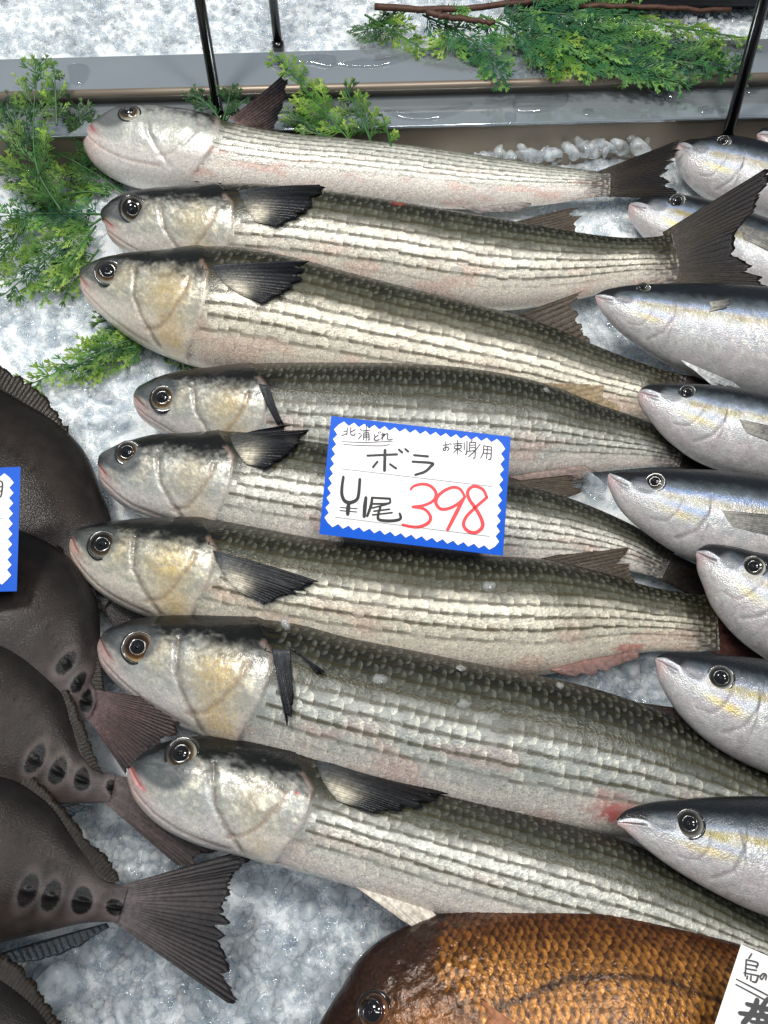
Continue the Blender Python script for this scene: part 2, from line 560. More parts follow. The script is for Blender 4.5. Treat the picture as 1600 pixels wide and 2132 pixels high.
def build_body(pairs, zc, k, roll, n=220, nt=104, head_frac=0.25, head_share=0.5, disp=None, paint=None, kback=None):
    """pairs: (dorsal x, y, ventral x, y) in photo pixels from snout to tail base; zc: heights of the spine along the body"""
    F = Fish()
    pairs = np.asarray(pairs, float)
    dense = catmull(pairs, 1200)
    mid = (dense[:, :2] + dense[:, 2:]) / 2
    L = np.r_[0, np.cumsum(np.linalg.norm(np.diff(mid, axis=0), axis=1))]; L /= L[-1]
    nh = int(n * head_share)
    hs = np.linspace(0, 1, nh, endpoint=False) ** 1.35 * head_frac
    s = np.r_[hs, np.linspace(head_frac, 1, n - nh)]
    D = np.stack([np.interp(s, L, dense[:, i]) for i in range(4)], 1)
    m = (D[:, :2] + D[:, 2:]) / 2
    zc = np.atleast_1d(zc).astype(float)
    zz = np.interp(s, np.linspace(0, 1, len(zc)), zc) if len(zc) > 1 else np.full(n, zc[0])
    C = P(m[:, 0], m[:, 1], zz)
    for _ in range(2):
        C[1:-1] = (C[:-2] + 2 * C[1:-1] + C[2:]) / 4
    T = unit(np.gradient(C, axis=0))
    for _ in range(12):
        T[1:-1] = (T[:-2] + T[1:-1] + T[2:]); T = unit(T)
    tc = unit(CAM - C)
    N0 = unit((1 - roll) * np.array([0, 0, 1.0]) + roll * tc)
    N = unit(N0 - (N0 * T).sum(1)[:, None] * T)
    U = np.cross(T, N)
    dd = rays(D[:, 0], D[:, 1]); dv = rays(D[:, 2], D[:, 3])
    q = ((C - CAM) * tc).sum(1)
    Pd = CAM + dd * (q / (dd * tc).sum(1))[:, None]; Pv = CAM + dv * (q / (dv * tc).sum(1))[:, None]
    if ((Pd - Pv) * U).sum() < 0:
        U = -U
    h = np.linalg.norm(Pd - Pv, axis=1) / 2
    vv = unit(tc - (tc * T).sum(1)[:, None] * T)
    ca = np.clip((vv * N).sum(1), 0, 1); sa = np.sqrt(1 - ca ** 2)
    kk = np.interp(s, np.linspace(0, 1, len(k)), k) if np.ndim(k) else np.full(n, k)
    kk = kk * (1 - 0.85 * sstep(0.93, 1.0, s))
    a = h / np.sqrt(ca ** 2 + kk ** 2 * sa ** 2)
    b = a * kk
    # most of the ring's points on the side that shows
    w = np.linspace(-1, 1, nt, endpoint=False)
    th = math.pi * (0.62 * w + 0.38 * w ** 3)
    S2 = np.repeat(s[:, None], nt, 1); TH = np.repeat(th[None], n, 0)
    V2 = np.sin(TH); front = np.cos(TH)
    R = C[:, None] + (a[:, None] * np.sin(TH))[..., None] * U[:, None] + (b[:, None] * np.cos(TH))[..., None] * N[:, None]
    nrm = unit((np.sin(TH) / np.maximum(a, 1e-5)[:, None])[..., None] * U[:, None] + (np.cos(TH) / np.maximum(b, 1e-5)[:, None])[..., None] * N[:, None])
    if disp is not None:
        d = disp(S2, V2) * sstep(-0.1, 0.35, front)
        R = R + nrm * d[..., None]
    F.s, F.th, F.R, F.nrm, F.C, F.U, F.N, F.T, F.a, F.b = s, th, R, nrm, C, U, N, T, a, b
    F.px = m; F.D = D
    F.col = paint(S2, V2) if paint is not None else None
    F.faces = [gridfaces(n, nt, True)[:, ::-1]]
    V = R.reshape(-1, 3)
    V = np.vstack([V, C[0] - T[0] * 0.0003, C[-1]])
    j = np.arange(nt); j2 = (j + 1) % nt
    F.faces.append(np.stack([np.full(nt, n * nt), j, j2], 1))
    F.faces.append(np.stack([np.full(nt, n * nt + 1), (n - 1) * nt + j2, (n - 1) * nt + j], 1))
    F.V = V
    if F.col is not None:
        c = F.col.reshape(-1, 3)
        F.cv = np.vstack([c, c[0], c[-1]])
    tri = []
    for f in F.faces[:1]:
        tri = f.tolist()
    F.bvh = BVHTree.FromPolygons([tuple(x) for x in V], tri)
    return F


def surf(F, s, th):
    """points and normals on the body at (s, theta)"""
    si = np.clip(np.interp(s, F.s, np.arange(len(F.s))), 0, len(F.s) - 1.001)
    ti = np.clip(np.interp(th, F.th, np.arange(len(F.th))), 0, len(F.th) - 1.001)
    i = si.astype(int); j = ti.astype(int); fs = (si - i)[..., None]; ft = (ti - j)[..., None]

    def bil(A):
        return (A[i, j] * (1 - fs) + A[i + 1, j] * fs) * (1 - ft) + (A[i, j + 1] * (1 - fs) + A[i + 1, j + 1] * fs) * ft
    return bil(F.R), unit(bil(F.nrm))


def add_scales(F, parent, mat, paint, s0, gill, nrow, ncol, th0=-82, th1=84, lift=0.0007, seed=0, s1=1.0, back_flat=0.45, wp=(0.62, 0.70, 0.72, 0.74, 0.72, 0.64, 0.52, 0.34)):
    rg = np.random.default_rng(seed)
    t0, t1 = math.radians(th0), math.radians(th1)
    dth = (t1 - t0) / nrow; ds = (s1 - s0) / ncol
    cs = []
    for j in range(nrow):
        t = t0 + (j + 0.5) * dth
        for i in range(ncol + 1):
            s = s0 + (i + 0.5 * (j % 2)) * ds
            if s < gill(math.sin(t)) + ds * 0.25 or s > s1:
                continue
            cs.append((s, t, j))
    cs = np.array(cs); m = len(cs)
    p = np.array([-0.75, -0.30, -0.17, 0.06, 0.34, 0.56, 0.66, 0.72]); q = np.array([-1, -0.62, -0.38, -0.22, 0.02, 0.18, 0.58, 1.0]); nq = 8
    wp = np.array(wp)
    PP = np.repeat(p[:, None], nq, 1); QQ = wp[:, None] * q[None, :]
    js = rg.normal(0, 0.05, (m, 2))
    sz = 1 + rg.normal(0, 0.05, m)
    S = cs[:, 0][:, None, None] + ds * (PP[None] * sz[:, None, None] + js[:, 0][:, None, None])
    TH = cs[:, 1][:, None, None] + dth * (QQ[None] * sz[:, None, None] + js[:, 1][:, None, None])
    S = np.clip(S, 0, 1); TH = np.clip(TH, math.radians(-100), math.radians(100))
    pos, nr = surf(F, S, TH)
    rnd = rg.random(m)
    tl = rg.normal(0, 0.25, (m, 2))
    Hh = 0.00005 + lift * ((PP[None] + 0.75) / 1.47) * (1 + 0.35 * tl[:, 0])[:, None, None] + lift * 0.22 * (1 - QQ[None] ** 2) + lift * 0.45 * QQ[None] * tl[:, 1][:, None, None]
    fade = (0.45 + 0.55 * np.interp(S, [0, 0.5, 1], [1, 1, 0.55])) * np.interp(np.sin(TH), [0.2, 0.6], [1, back_flat])
    pos = pos + nr * (Hh * fade)[..., None]
    col = paint(S, np.sin(TH), PP[None] + 0 * S, QQ[None] + 0 * S, rnd[:, None, None] + 0 * S)
    g = gridfaces(8, nq)
    faces = (g[None] + (np.arange(m) * 8 * nq)[:, None, None]).reshape(-1, 4)
    o = mesh('scales', pos.reshape(-1, 3), faces, mat, parent, col=col.reshape(-1, 3), kind='stuff')
    return o


def add_eye(F, parent, px, py, r_px, iris=((225, 222, 205), (120, 95, 60)), ring=(46, 50, 53), squash=1.0, lean=0.6, rim=1.18, pupil=0.54):
    d = rays(px, py)
    loc, nr, idx, dist = F.bvh.ray_cast(Vector(CAM), Vector(d))
    if loc is None:
        return
    c = np.array(loc); nr = np.array(nr)
    if nr @ d > 0:
        nr = -nr
    n = unit((1 - lean) * nr - lean * d)
    eg = np.random.default_rng(int(px * 3 + py))
    n = unit(n + 0.10 * eg.standard_normal(3)); pupil = pupil * eg.uniform(0.92, 1.1)
    iris = tuple(np.array(k) * eg.uniform(0.65, 1.05) for k in iris)
    r = r_px * np.linalg.norm(c - CAM) / PF * 0.88
    A = unit(np.cross(n, [0, 0.3, 1.0])); B = np.cross(n, A)
    ang = np.linspace(0, 2 * math.pi, 40, endpoint=False)
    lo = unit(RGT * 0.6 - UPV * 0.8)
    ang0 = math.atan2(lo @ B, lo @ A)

    def lathe(name, prof, par, seed):
        V = []; Cc = []
        for (rr, hh, cc) in prof:
            V.append(c + r * (rr * (np.cos(ang)[:, None] * A + squash * np.sin(ang)[:, None] * B)) + n * r * hh)
            cc = lin(cc)[None].repeat(40, 0)
            cc = cc * (0.7 + 0.6 * vnoise(np.cos(ang) * 3 + 7, np.sin(ang) * 3 + rr * 9, seed))[:, None]
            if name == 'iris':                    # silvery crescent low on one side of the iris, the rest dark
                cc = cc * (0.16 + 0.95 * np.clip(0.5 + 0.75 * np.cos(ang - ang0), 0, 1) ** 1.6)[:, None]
            Cc.append(cc)
        V = np.array(V); m = len(prof)
        f = [gridfaces(m, 40, True)[:, ::-1]]
        VV = V.reshape(-1, 3); CC = np.array(Cc).reshape(-1, 3)
        if prof[-1][0] < 0.2:
            VV = np.vstack([VV, V[-1].mean(0) + n * 0.00005]); CC = np.vstack([CC, CC[-1]])
            j = np.arange(40); j2 = (j + 1) % 40
            f.append(np.stack([np.full(40, m * 40), (m - 1) * 40 + j, (m - 1) * 40 + j2], 1))
        return mesh(name, VV, f, M['eye'], par, col=CC)
    e = lathe('eye', [(rim * 1.04, -0.14, ring), (rim * 0.95, -0.02, ring), (1.16, 0.05, [x * 0.8 for x in ring]), (1.07, 0.07, [x * 0.45 for x in ring]), (1.0, 0.05, (22, 23, 25)), (0.9, 0.02, (18, 18, 18))], parent, 3)
    i1, i2 = iris
    lathe('iris', [(1.02, 0.02, i1), (0.97, 0.13, i1), (0.88, 0.2, [0.8 * x for x in i1]), (0.80, 0.25, i2), (0.66, 0.31, [x * 0.55 for x in i2]), (pupil + 0.04, 0.35, [x * 0.8 for x in i2]), (pupil, 0.36, [x * 0.45 for x in i1]), (pupil - 0.06, 0.34, (20, 20, 20))], e, 11)
    lathe('pupil', [(pupil - 0.02, 0.33, (8, 9, 12)), (pupil - 0.08, 0.40, (8, 9, 12)), (0.3, 0.46, (8, 9, 14)), (0.1, 0.5, (8, 9, 14))], e, 5)
    return e


def add_fin(name, parent, root, tip, F=None, plane=None, rays_n=14, c_base=(120, 120, 110), c_tip=(20, 22, 28), c_ray=(70, 70, 66), lift=(0.0012, 0.005), rag=0.06, ridge=0.00022,
            seed=0, gamma=1.0, patch=None, curve=0.0, nl=14, label=None, th=0.0006):
    rg = np.random.default_rng(seed + 100)
    nu = rays_n * 4 + 1
    r = resample(root, nu); t = resample(tip, nu)
    u = np.linspace(0, 1, nu)
    rr = rg.normal(0, 1, rays_n + 2)
    ragv = rag * (np.interp(u * rays_n, np.arange(rays_n + 2), rr) * 0.7 + 0.35 * rg.normal(0, 1, nu) * (rg.random(nu) > 0.4))
    l = np.linspace(0, 1, nl)
    LL = l[:, None] * (1 + ragv[None] * l[:, None] ** 3)
    G2 = r[None] * (1 - LL[..., None]) + t[None] * LL[..., None]
    if curve:
        ax = (t - r); nx = np.stack([-ax[:, 1], ax[:, 0]], 1)
        G2 = G2 + curve * (l * (1 - l))[:, None, None] * nx[None]
    if plane is not None:
        G = on_plane(G2[..., 0], G2[..., 1], plane[0], plane[1])
        nn = unit(np.asarray(plane[1]))
    else:
        dr = rays(G2[..., 0], G2[..., 1])
        dep = np.full(G2.shape[:2], np.nan)
        for i in range(nl):
            for j in range(nu):
                loc, _, _, dist = F.bvh.ray_cast(Vector(CAM), Vector(dr[i, j]))
                if loc is not None:
                    dep[i, j] = dist
        for j in range(nu):                       # past the body's edge a fin keeps its last depth
            last = np.nanmin(dep) if np.isfinite(dep).any() else np.linalg.norm(F.C[20] - CAM)
            for i in range(nl):
                if np.isfinite(dep[i, j]):
                    last = dep[i, j]
                else:
                    dep[i, j] = last
        for _ in range(3):
            pd = np.pad(dep, 1, mode='edge')
            dep = (pd[:-2, 1:-1] + pd[2:, 1:-1] + pd[1:-1, :-2] + pd[1:-1, 2:] + 2 * dep) / 6
        dep = dep - (lift[0] + (lift[1] - lift[0]) * l[:, None])
        G = CAM + dr * dep[..., None]
        nn = None
    gu = np.gradient(G, axis=1); gl = np.gradient(G, axis=0)
    nr = unit(np.cross(gu, gl))
    fl = np.sign((nr * (CAM - G)).sum(-1))[..., None]; nr = nr * np.where(fl == 0, 1, fl)
    ph = np.cos(2 * math.pi * rays_n * u)[None] * np.ones((nl, 1))
    fan = np.clip(l[:, None] * 2.2, 0.15, 1)
    G = G + nr * (ridge * ph * fan + 0.0006 * np.sin(u * 7 + seed)[None] * l[:, None])[..., None]
    cb, ct, cr = lin(c_base), lin(c_tip), lin(c_ray)
    col = mix(np.broadcast_to(cb, G.shape), np.broadcast_to(ct, G.shape), np.clip(l[:, None] ** gamma + 0.1 * np.sin(u * 13)[None], 0, 1) * np.ones((1, nu)))
    col = mix(col, np.broadcast_to(cr, G.shape), 0.55 * np.clip(ph, 0, 1) ** 2 * (0.35 + 0.65 * l[:, None]))
    nzz = vnoise(u[None] * rays_n * 1.7 + 0 * l[:, None], l[:, None] * 5 + 0 * u[None], seed)
    col = col * (0.72 + 0.56 * nzz)[..., None]
    if patch is not None:                         # pale patch near the root: (u centre, l centre, radii, colour)
        pu, pl, ru, rl, pc = patch
        k = np.exp(-(((u[None] - pu) / ru) ** 2 + ((l[:, None] - pl) / rl) ** 2) * 1.2)
        k = np.clip(k * (0.55 + 0.9 * (ph > -0.2) * nzz), 0, 1)
        col = mix(col, np.broadcast_to(lin(pc), G.shape), k)
    V, f = solid_grid(G, nr, th)
    c = col.reshape(-1, 3)
    o = mesh(name, V, f, M['fin'], parent, col=np.vstack([c, c]))
    if label:
        o['label'] = label
    return o


# ---- striped mullet ------------------------------------------------
GILL = [(0.86, -1.05), (0.93, -0.7), (0.985, -0.3), (1.0, 0.05), (0.985, 0.38), (0.93, 0.52)]
PREOP = [(0.62, -0.74), (0.72, -0.62), (0.80, -0.36), (0.865, 0.0), (0.875, 0.2)]
CHEEK = [(0.47, 0.42), (0.50, 0.1), (0.53, -0.25), (0.60, -0.55), (0.70, -0.9)]


def gill_s(v):
    return np.interp(v, [-1.05, -0.7, -0.3, 0.05, 0.38, 0.55, 1.0], [0.86, 0.93, 0.985, 1.0, 0.99, 0.93, 0.80])


class Mullet:
    def __init__(s, sg, seed, tint=(1, 1, 1), back=0.45, pale=1.0, gold=0.8, vsh=0.0, vsc=1.0, grey=0.0, pink=0.25, asp=0.55, stripes=1.0, mouth=(150, 60, 70), blood=(), lines=0.6, mot=0.45):
        s.__dict__.update(dict(mot=mot, lines=lines, sg=sg, seed=seed, tint=np.array(tint), back=back, pale=pale, gold=gold, vsh=vsh, vsc=vsc, grey=grey, pink=pink, asp=asp, stripes=stripes, mouth=mouth, blood=blood))

    def flank(s, S, V):
        v = V * s.vsc + s.vsh
        n1 = fbm(S * 26, V * 5, s.seed, 3) - 0.5
        vb = v + 0.30 * n1 + 0.05 + 0.22 * np.exp(-np.clip(S - s.sg * 0.9, 0, 1) / 0.07)
        dark = lin((18, 20, 18)); midc = lin((78, 80, 70)); silv = lin((203, 201, 193)); bel = lin((226, 219, 213))
        silv = silv * (1 - s.grey) + lin((158, 165, 162)) * s.grey
        c = mix(np.broadcast_to(bel, S.shape + (3,)), np.broadcast_to(silv, S.shape + (3,)), sstep(-0.75, -0.3, vb))
        c = mix(c, np.broadcast_to(midc, c.shape), sstep(s.back - 0.42, s.back + 0.02, vb))
        c = mix(c, np.broadcast_to(dark, c.shape), sstep(s.back - 0.05, s.back + 0.48, vb))
        pk = sstep(0.52, 0.72, fbm(S * 17, V * 3.5, s.seed + 5, 3)) * sstep(0.1, -0.5, v) * s.pink
        c = mix(c, np.broadcast_to(lin((208, 132, 120)), c.shape), pk)
        for (bs, bv, br, col, am) in s.blood:
            d = np.hypot((S - bs) / br, (V - bv) / (br * 5.5)) + 0.9 * (fbm(S * 90, V * 14, s.seed + 8, 3) - 0.5)
            c = mix(c, np.broadcast_to(lin(col), c.shape), am * sstep(1.0, 0.35, d))
        c = mix(c, np.broadcast_to(lin((30, 25, 23)), c.shape), 0.92 * sstep(0.925, 0.995, S + 0.05 * (fbm(S * 120, V * 16, s.seed + 51, 2) - 0.5)))
        return c * s.tint * s.pale

    def skin(s, S, V):
        v = V * s.vsc + s.vsh
        fl = s.flank(S, V) * 0.9
        h = S / s.sg
        x = h; y = v * s.asp
        P_ = lambda pts: [(a, b * s.asp) for a, b in pts]
        n1 = fbm(S * 70, V * 9, s.seed + 1, 4); n2 = fbm(S * 210, V * 30, s.seed + 2, 3)
        top = lin((13, 15, 15)); cheek = lin((166, 169, 166)); gold = lin((206, 176, 104)); white = lin((214, 209, 205)); grey = lin((84, 90, 92))
        B = lambda c: np.broadcast_to(c, S.shape + (3,))
        c = mix(B(white), B(cheek), sstep(-0.7, -0.3, v + 0.3 * (n1 - 0.5)))
        c = mix(c, B(grey), s.mot * 0.9 * sstep(0.48, 0.66, n1) * sstep(-0.6, 0.1, v))
        c = mix(c, B(lin((70, 74, 72))), s.mot * 0.85 * sstep(0.47, 0.62, n2) * sstep(-0.45, 0.3, v))
        c = mix(c, B(lin((230, 226, 208))), s.mot * sstep(0.54, 0.68, fbm(S * 180, V * 18, s.seed + 31, 3)) * sstep(-0.7, -0.2, v))
        g = 0.8 * np.exp(-(((h - 0.74) / 0.15) ** 2 + ((v + 0.05) / 0.42) ** 2)) + np.exp(-(((h - 0.80) / 0.12) ** 2 + ((v + 0.72) / 0.26) ** 2)) + 0.35 * np.exp(-(((h - 0.40) / 0.06) ** 2 + ((v - 0.1) / 0.4) ** 2))
        c = mix(c, B(gold), np.clip(g * s.gold * (0.15 + 0.9 * n2), 0, 0.62))
        c = mix(c, B(top), sstep(0.12, 0.62, v + 0.30 * (n1 - 0.5) + 0.22 * (n2 - 0.5) + 0.10 * sstep(0.6, 0.9, h)))
        c = mix(c, B(lin((36, 39, 42))), 0.9 * sstep(0.17, 0.06, h + 0.06 * (n1 - 0.5)) * sstep(-0.5, -0.05, v))
        # eye socket shade of its own darker skin
        de = np.hypot((h - 0.22) / 0.15, (v - 0.18) / 0.42)
        c = mix(c, B(lin((58, 64, 68))), 0.8 * sstep(1.25, 0.85, de))
        # mouth, lips
        dm = polydist(x, y, P_([(0.0, -0.12), (0.06, -0.32), (0.12, -0.45)]))
        c = mix(c, B(lin(s.mouth)), 0.6 * sstep(0.075, 0.015, dm))
        c = mix(c, B(lin((60, 36, 36))), 0.7 * sstep(0.014, 0.004, dm))
        c = mix(c, B(lin((196, 128, 122))), 0.35 * sstep(0.3, 0.05, h) * sstep(-0.1, -0.6, v))
        dj = polydist(x, y, P_([(0.10, -0.72), (0.35, -0.86), (0.62, -0.92)]))
        c = mix(c, B(lin((150, 110, 104))), 0.4 * sstep(0.02, 0.006, dj))
        c = mix(c, B(lin((84, 68, 58))), s.lines * sstep(0.022, 0.004, polydist(x, y, P_(CHEEK)) + 0.035 * (n2 - 0.5)))
        c = mix(c, B(lin((120, 84, 56))), s.lines * 0.9 * sstep(0.018, 0.004, polydist(x, y, P_(PREOP)) + 0.02 * (n2 - 0.5)))
        dg = polydist(x, y, P_(GILL))
        c = mix(c, B(lin((196, 172, 160))), 0.28 * sstep(0.034, 0.012, dg + 0.03 * (n2 - 0.5)))
        c = mix(c, B(lin((96, 52, 46))), 0.75 * sstep(0.02, 0.008, polydist(x + 0.0, y, [(a + 0.022, b) for a, b in P_(GILL)])))
        for (bs, bv, br, col, am) in s.blood:
            if bs < s.sg * 1.1:
                d = np.hypot((S - bs) / br, (V - bv) / (br * 5.5)) + 0.9 * (fbm(S * 90, V * 14, s.seed + 8, 3) - 0.5)
                c = mix(c, B(lin(col)), am * sstep(1.0, 0.35, d))
        c = c * s.tint * (0.5 + 0.5 * s.pale)
        e = sstep(-0.008, 0.008, (h - gill_s(v)) * s.sg)
        return mix(c, fl, e)

    def disp(s, S, V):
        v = V * s.vsc + s.vsh
        h = S / s.sg
        x = h; y = v * s.asp
        P_ = lambda pts: [(a, b * s.asp) for a, b in pts]
        e = gill_s(v)
        d = 0.0016 * sstep(0.10, -0.0, h - e) * sstep(0.55, 0.9, h) * (h < e + 0.02)
        d = np.where(h < e, d, 0.0016 * sstep(0.02, 0.0, h - e))
        d = d - 0.0011 * sstep(0.035, 0.0, polydist(x, y, P_(CHEEK)))
        d = d - 0.0007 * sstep(0.03, 0.0, polydist(x, y, P_(PREOP))) + 0.0007 * np.exp(-(((h - 0.76) / 0.12) ** 2 + ((v + 0.1) / 0.4) ** 2))
        d = d - 0.0012 * sstep(0.035, 0.0, polydist(x, y, P_([(0.0, -0.14), (0.06, -0.32), (0.12, -0.45)])))
        d = d - 0.0006 * sstep(0.03, 0.0, polydist(x, y, P_([(0.10, -0.72), (0.35, -0.86), (0.62, -0.92)])))
        d = d + 0.0014 * np.exp(-(((h - 0.22) / 0.16) ** 2 + ((v - 0.18) / 0.42) ** 2))
        d = d + 0.0009 * (fbm(S * 38, V * 5, s.seed + 3, 3) - 0.5) * sstep(0.05, 0.2, h) * (h < e)
        return d

    def scale_col(s, S, V, p, q, rnd):
        c = s.flank(S, V)
        v = V * s.vsc + s.vsh
        n = vnoise(S * 300 + rnd * 50, V * 60, s.seed + 9)
        # stripe along the middle of each row, on the upper two thirds
        st = sstep(0.17, 0.06, np.abs(q + 0.08 + 0.10 * (n - 0.5)) - 0.03 * np.cos(p * 4.2) - 0.03) * sstep(-0.72, -0.35, v + 0.12 * (rnd - 0.5)) * s.stripes
        st = st * np.clip(0.78 + 0.4 * fbm(S * 45, V * 9, s.seed + 41, 2) - 0.2 * (rnd < 0.2), 0, 1)
        edge = sstep(0.50, 0.64, p + 0.22 * np.abs(q))
        up = sstep(s.back - 0.2, s.back + 0.15, v)
        c = mix(c, np.broadcast_to(lin((112, 112, 98)) * s.tint, c.shape), 0.45 * edge * up * (0.3 + 0.9 * n))
        c = mix(c, np.broadcast_to(lin((244, 238, 222)) * s.tint, c.shape), 0.28 * edge * sstep(s.back, s.back - 0.4, v) * (rnd > 0.3))
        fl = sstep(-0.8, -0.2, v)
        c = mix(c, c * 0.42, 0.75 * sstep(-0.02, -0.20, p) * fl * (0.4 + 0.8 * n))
        c = c * (1 + fl * (0.24 * (rnd - 0.5) + 0.36 * (n - 0.5)))[..., None]
        return mix(c, lin((60, 55, 32)) * (0.35 + 0.65 * sstep(s.back + 0.35, s.back - 0.15, v))[..., None] * s.tint, 0.9 * st * sstep(s.back + 0.75, s.back + 0.35, v))


MULLET_GROUP = 'striped mullets laid in a row on ice'


def make_mullet(pairs, zc, mp, label, eye, seed, roll=0.62, k=(0.72, 0.80, 0.74, 0.62, 0.40), nrow=14, ncol=42, eye_kw={}, iris=((215, 210, 190), (110, 86, 52)), lift=0.00034):
    pm = np.mean(pairs, 0)
    F = build_body(pairs, zc, k, roll, n=250, nt=112, head_frac=0.29, disp=mp.disp, paint=mp.skin)
    base = F.C[len(F.C) // 2].copy(); base[2] = 0.0
    t = thing('striped_mullet', label, 'fish', base, MULLET_GROUP)
    mesh('body', F.V, F.faces, M['mullet'], t, col=F.cv)
    add_scales(F, t, M['scale'], mp.scale_col, mp.sg * 0.80, lambda v: mp.sg * (0.03 + float(gill_s(v * mp.vsc + mp.vsh))), nrow, ncol, seed=seed, lift=lift)
    add_eye(F, t, *eye, iris=iris, **eye_kw)
    F.thing = t
    F.tail_plane = (F.C[-1], F.N[-1])
    F.mid_plane = lambda x: (F.C[int(np.argmin(np.abs(F.px[:, 0] - x)))], F.N[int(np.argmin(np.abs(F.px[:, 0] - x)))])
    return F


m1 = [(189, 262, 191, 272), (196, 240, 199, 315), (226, 224, 232, 362), (270, 218, 285, 390), (335, 221, 345, 402), (400, 234, 410, 408), (490, 258, 490, 410), (600, 278, 595, 414), (720, 288, 712, 420), (850, 302, 840, 430),
      (1000, 323, 985, 436), (1130, 342, 1115, 428), (1220, 353, 1210, 414), (1270, 360, 1272, 407)]
m2 = [(213, 455, 214, 463), (219, 430, 224, 482), (243, 405, 255, 512), (300, 391, 315, 545), (400, 385, 410, 572), (500, 383, 505, 590), (600, 389, 600, 600), (720, 404, 712, 612), (830, 421, 820, 626), (950, 441, 935, 640), (1060, 459, 1042, 648),
      (1180, 479, 1165, 630), (1300, 494, 1290, 602), (1370, 492, 1375, 593), (1405, 484, 1415, 590)]
m3 = [(165, 572, 166, 582), (173, 552, 178, 600), (200, 533, 210, 637), (260, 520, 265, 685), (340, 515, 335, 733), (430, 513, 420, 767), (520, 519, 508, 786), (620, 541, 605, 800), (740, 573, 720, 815), (870, 605, 845, 830), (1000, 637, 970, 845),
      (1120, 672, 1090, 855), (1240, 720, 1210, 866), (1340, 757, 1318, 876), (1425, 783, 1412, 888)]
m4 = [(279, 818, 280, 828), (287, 800, 292, 850), (318, 782, 325, 885), (370, 770, 380, 915), (450, 761, 450, 945), (550, 756, 548, 968), (670, 755, 662, 988), (800, 756, 788, 1002), (920, 761, 902, 1008), (1040, 776, 1018, 1006), (1140, 800, 1120, 998),
      (1240, 838, 1215, 985), (1330, 870, 1312, 976), (1400, 905, 1390, 972), (1430, 922, 1418, 974)]
m5 = [(204, 962, 205, 972), (212, 938, 218, 995), (242, 917, 252, 1032), (300, 903, 310, 1072), (390, 899, 395, 1100), (490, 898, 488, 1122), (600, 912, 590, 1142), (720, 930, 705, 1160), (850, 955, 830, 1176), (980, 985, 955, 1185), (1090, 1010, 1065, 1188),
      (1190, 1038, 1165, 1186), (1280, 1075, 1255, 1184), (1350, 1112, 1325, 1192), (1405, 1150, 1378, 1205)]
m6 = [(149, 1110, 151, 1122), (158, 1094, 163, 1148), (190, 1082, 198, 1195), (250, 1075, 258, 1248), (330, 1074, 335, 1286), (420, 1079, 418, 1306), (520, 1096, 512, 1328), (640, 1118, 625, 1352), (770, 1135, 752, 1374), (900, 1149, 880, 1392), (1020, 1157, 1000, 1402),
      (1140, 1163, 1122, 1402), (1250, 1188, 1240, 1374), (1350, 1220, 1348, 1357), (1440, 1236, 1442, 1356), (1490, 1240, 1498, 1356)]
m7 = [(210, 1322, 212, 1334), (217, 1303, 224, 1362), (250, 1286, 262, 1412), (315, 1277, 325, 1462), (400, 1275, 408, 1510), (500, 1280, 500, 1550), (590, 1291, 585, 1580), (700, 1320, 682, 1612), (830, 1346, 805, 1645), (970, 1374, 940, 1678), (1110, 1401, 1075, 1706),
      (1250, 1434, 1212, 1728), (1380, 1480, 1340, 1742), (1510, 1545, 1475, 1752), (1640, 1615, 1610, 1772), (1740, 1665, 1722, 1790), (1800, 1690, 1785, 1805)]
m8 = [(271, 1588, 273, 1598), (280, 1568, 286, 1630), (310, 1544, 322, 1678), (370, 1530, 385, 1728), (450, 1530, 460, 1762), (550, 1543, 548, 1786), (650, 1569, 640, 1812), (770, 1607, 735, 1842), (900, 1640, 850, 1880), (1040, 1677, 985, 1922), (1170, 1711, 1115, 1960),
      (1300, 1748, 1245, 1995), (1420, 1802, 1370, 2020), (1540, 1872, 1490, 2045), (1660, 1940, 1620, 2072), (1770, 2000, 1740, 2100), (1840, 2032, 1820, 2122)]

R_FIN = dict(c_base=(64, 68, 72), c_tip=(7, 8, 12), c_ray=(30, 32, 38), gamma=0.55)

# the eight mullets, from the back of the bed to the front
f1 = make_mullet(m1, [0.034, 0.032, 0.026], Mullet(0.262, 11, back=0.62, pale=1.15, gold=0.08, vsh=-0.40, vsc=0.95, pink=0.35, stripes=0.8, mouth=(170, 84, 92), grey=0.35, lines=0.2, mot=0.2), 'pale mullet turned belly up at the steel edge with one pectoral fin raised', (270, 236, 21), 1, roll=0.7, nrow=15, ncol=36, lift=0.0004,
                 eye_kw=dict(squash=0.85, lean=0.25))
f2 = make_mullet(m2, [0.034, 0.034, 0.034], Mullet(0.243, 22, back=0.42, pale=1.08, gold=0.55, tint=(1.02, 1.0, 0.96), blood=[(0.505, 0.86, 0.02, (120, 34, 30), 0.9)], mouth=(150, 80, 86)), 'pale striped mullet with red scrape on its back and tail fanned over a yellowtail', (277, 435, 25), 2, nrow=13)
f3 = make_mullet(m3, [0.036, 0.034, 0.028], Mullet(0.235, 33, back=0.40, pale=1.08, gold=0.85, tint=(1.04, 1.0, 0.92), mouth=(120, 84, 84), pink=0.2), 'bright golden striped mullet with dark pectoral fin, snout beside the green sprig', (226, 567, 26), 3)
f4 = make_mullet(m4, [0.034, 0.034, 0.028], Mullet(0.254, 44, back=0.30, pale=0.92, gold=0.9, grey=0.45, mouth=(110, 84, 84)), 'grey backed striped mullet with folded fin right behind the price card', (340, 830, 27), 4, nrow=14, ncol=42)
f5 = make_mullet(m5, [0.034, 0.034, 0.026], Mullet(0.250, 55, back=0.44, pale=1.04, gold=0.5, pink=0.3, mouth=(130, 74, 72)), 'white bellied striped mullet lying under the price card', (266, 943, 25), 5, nrow=14)
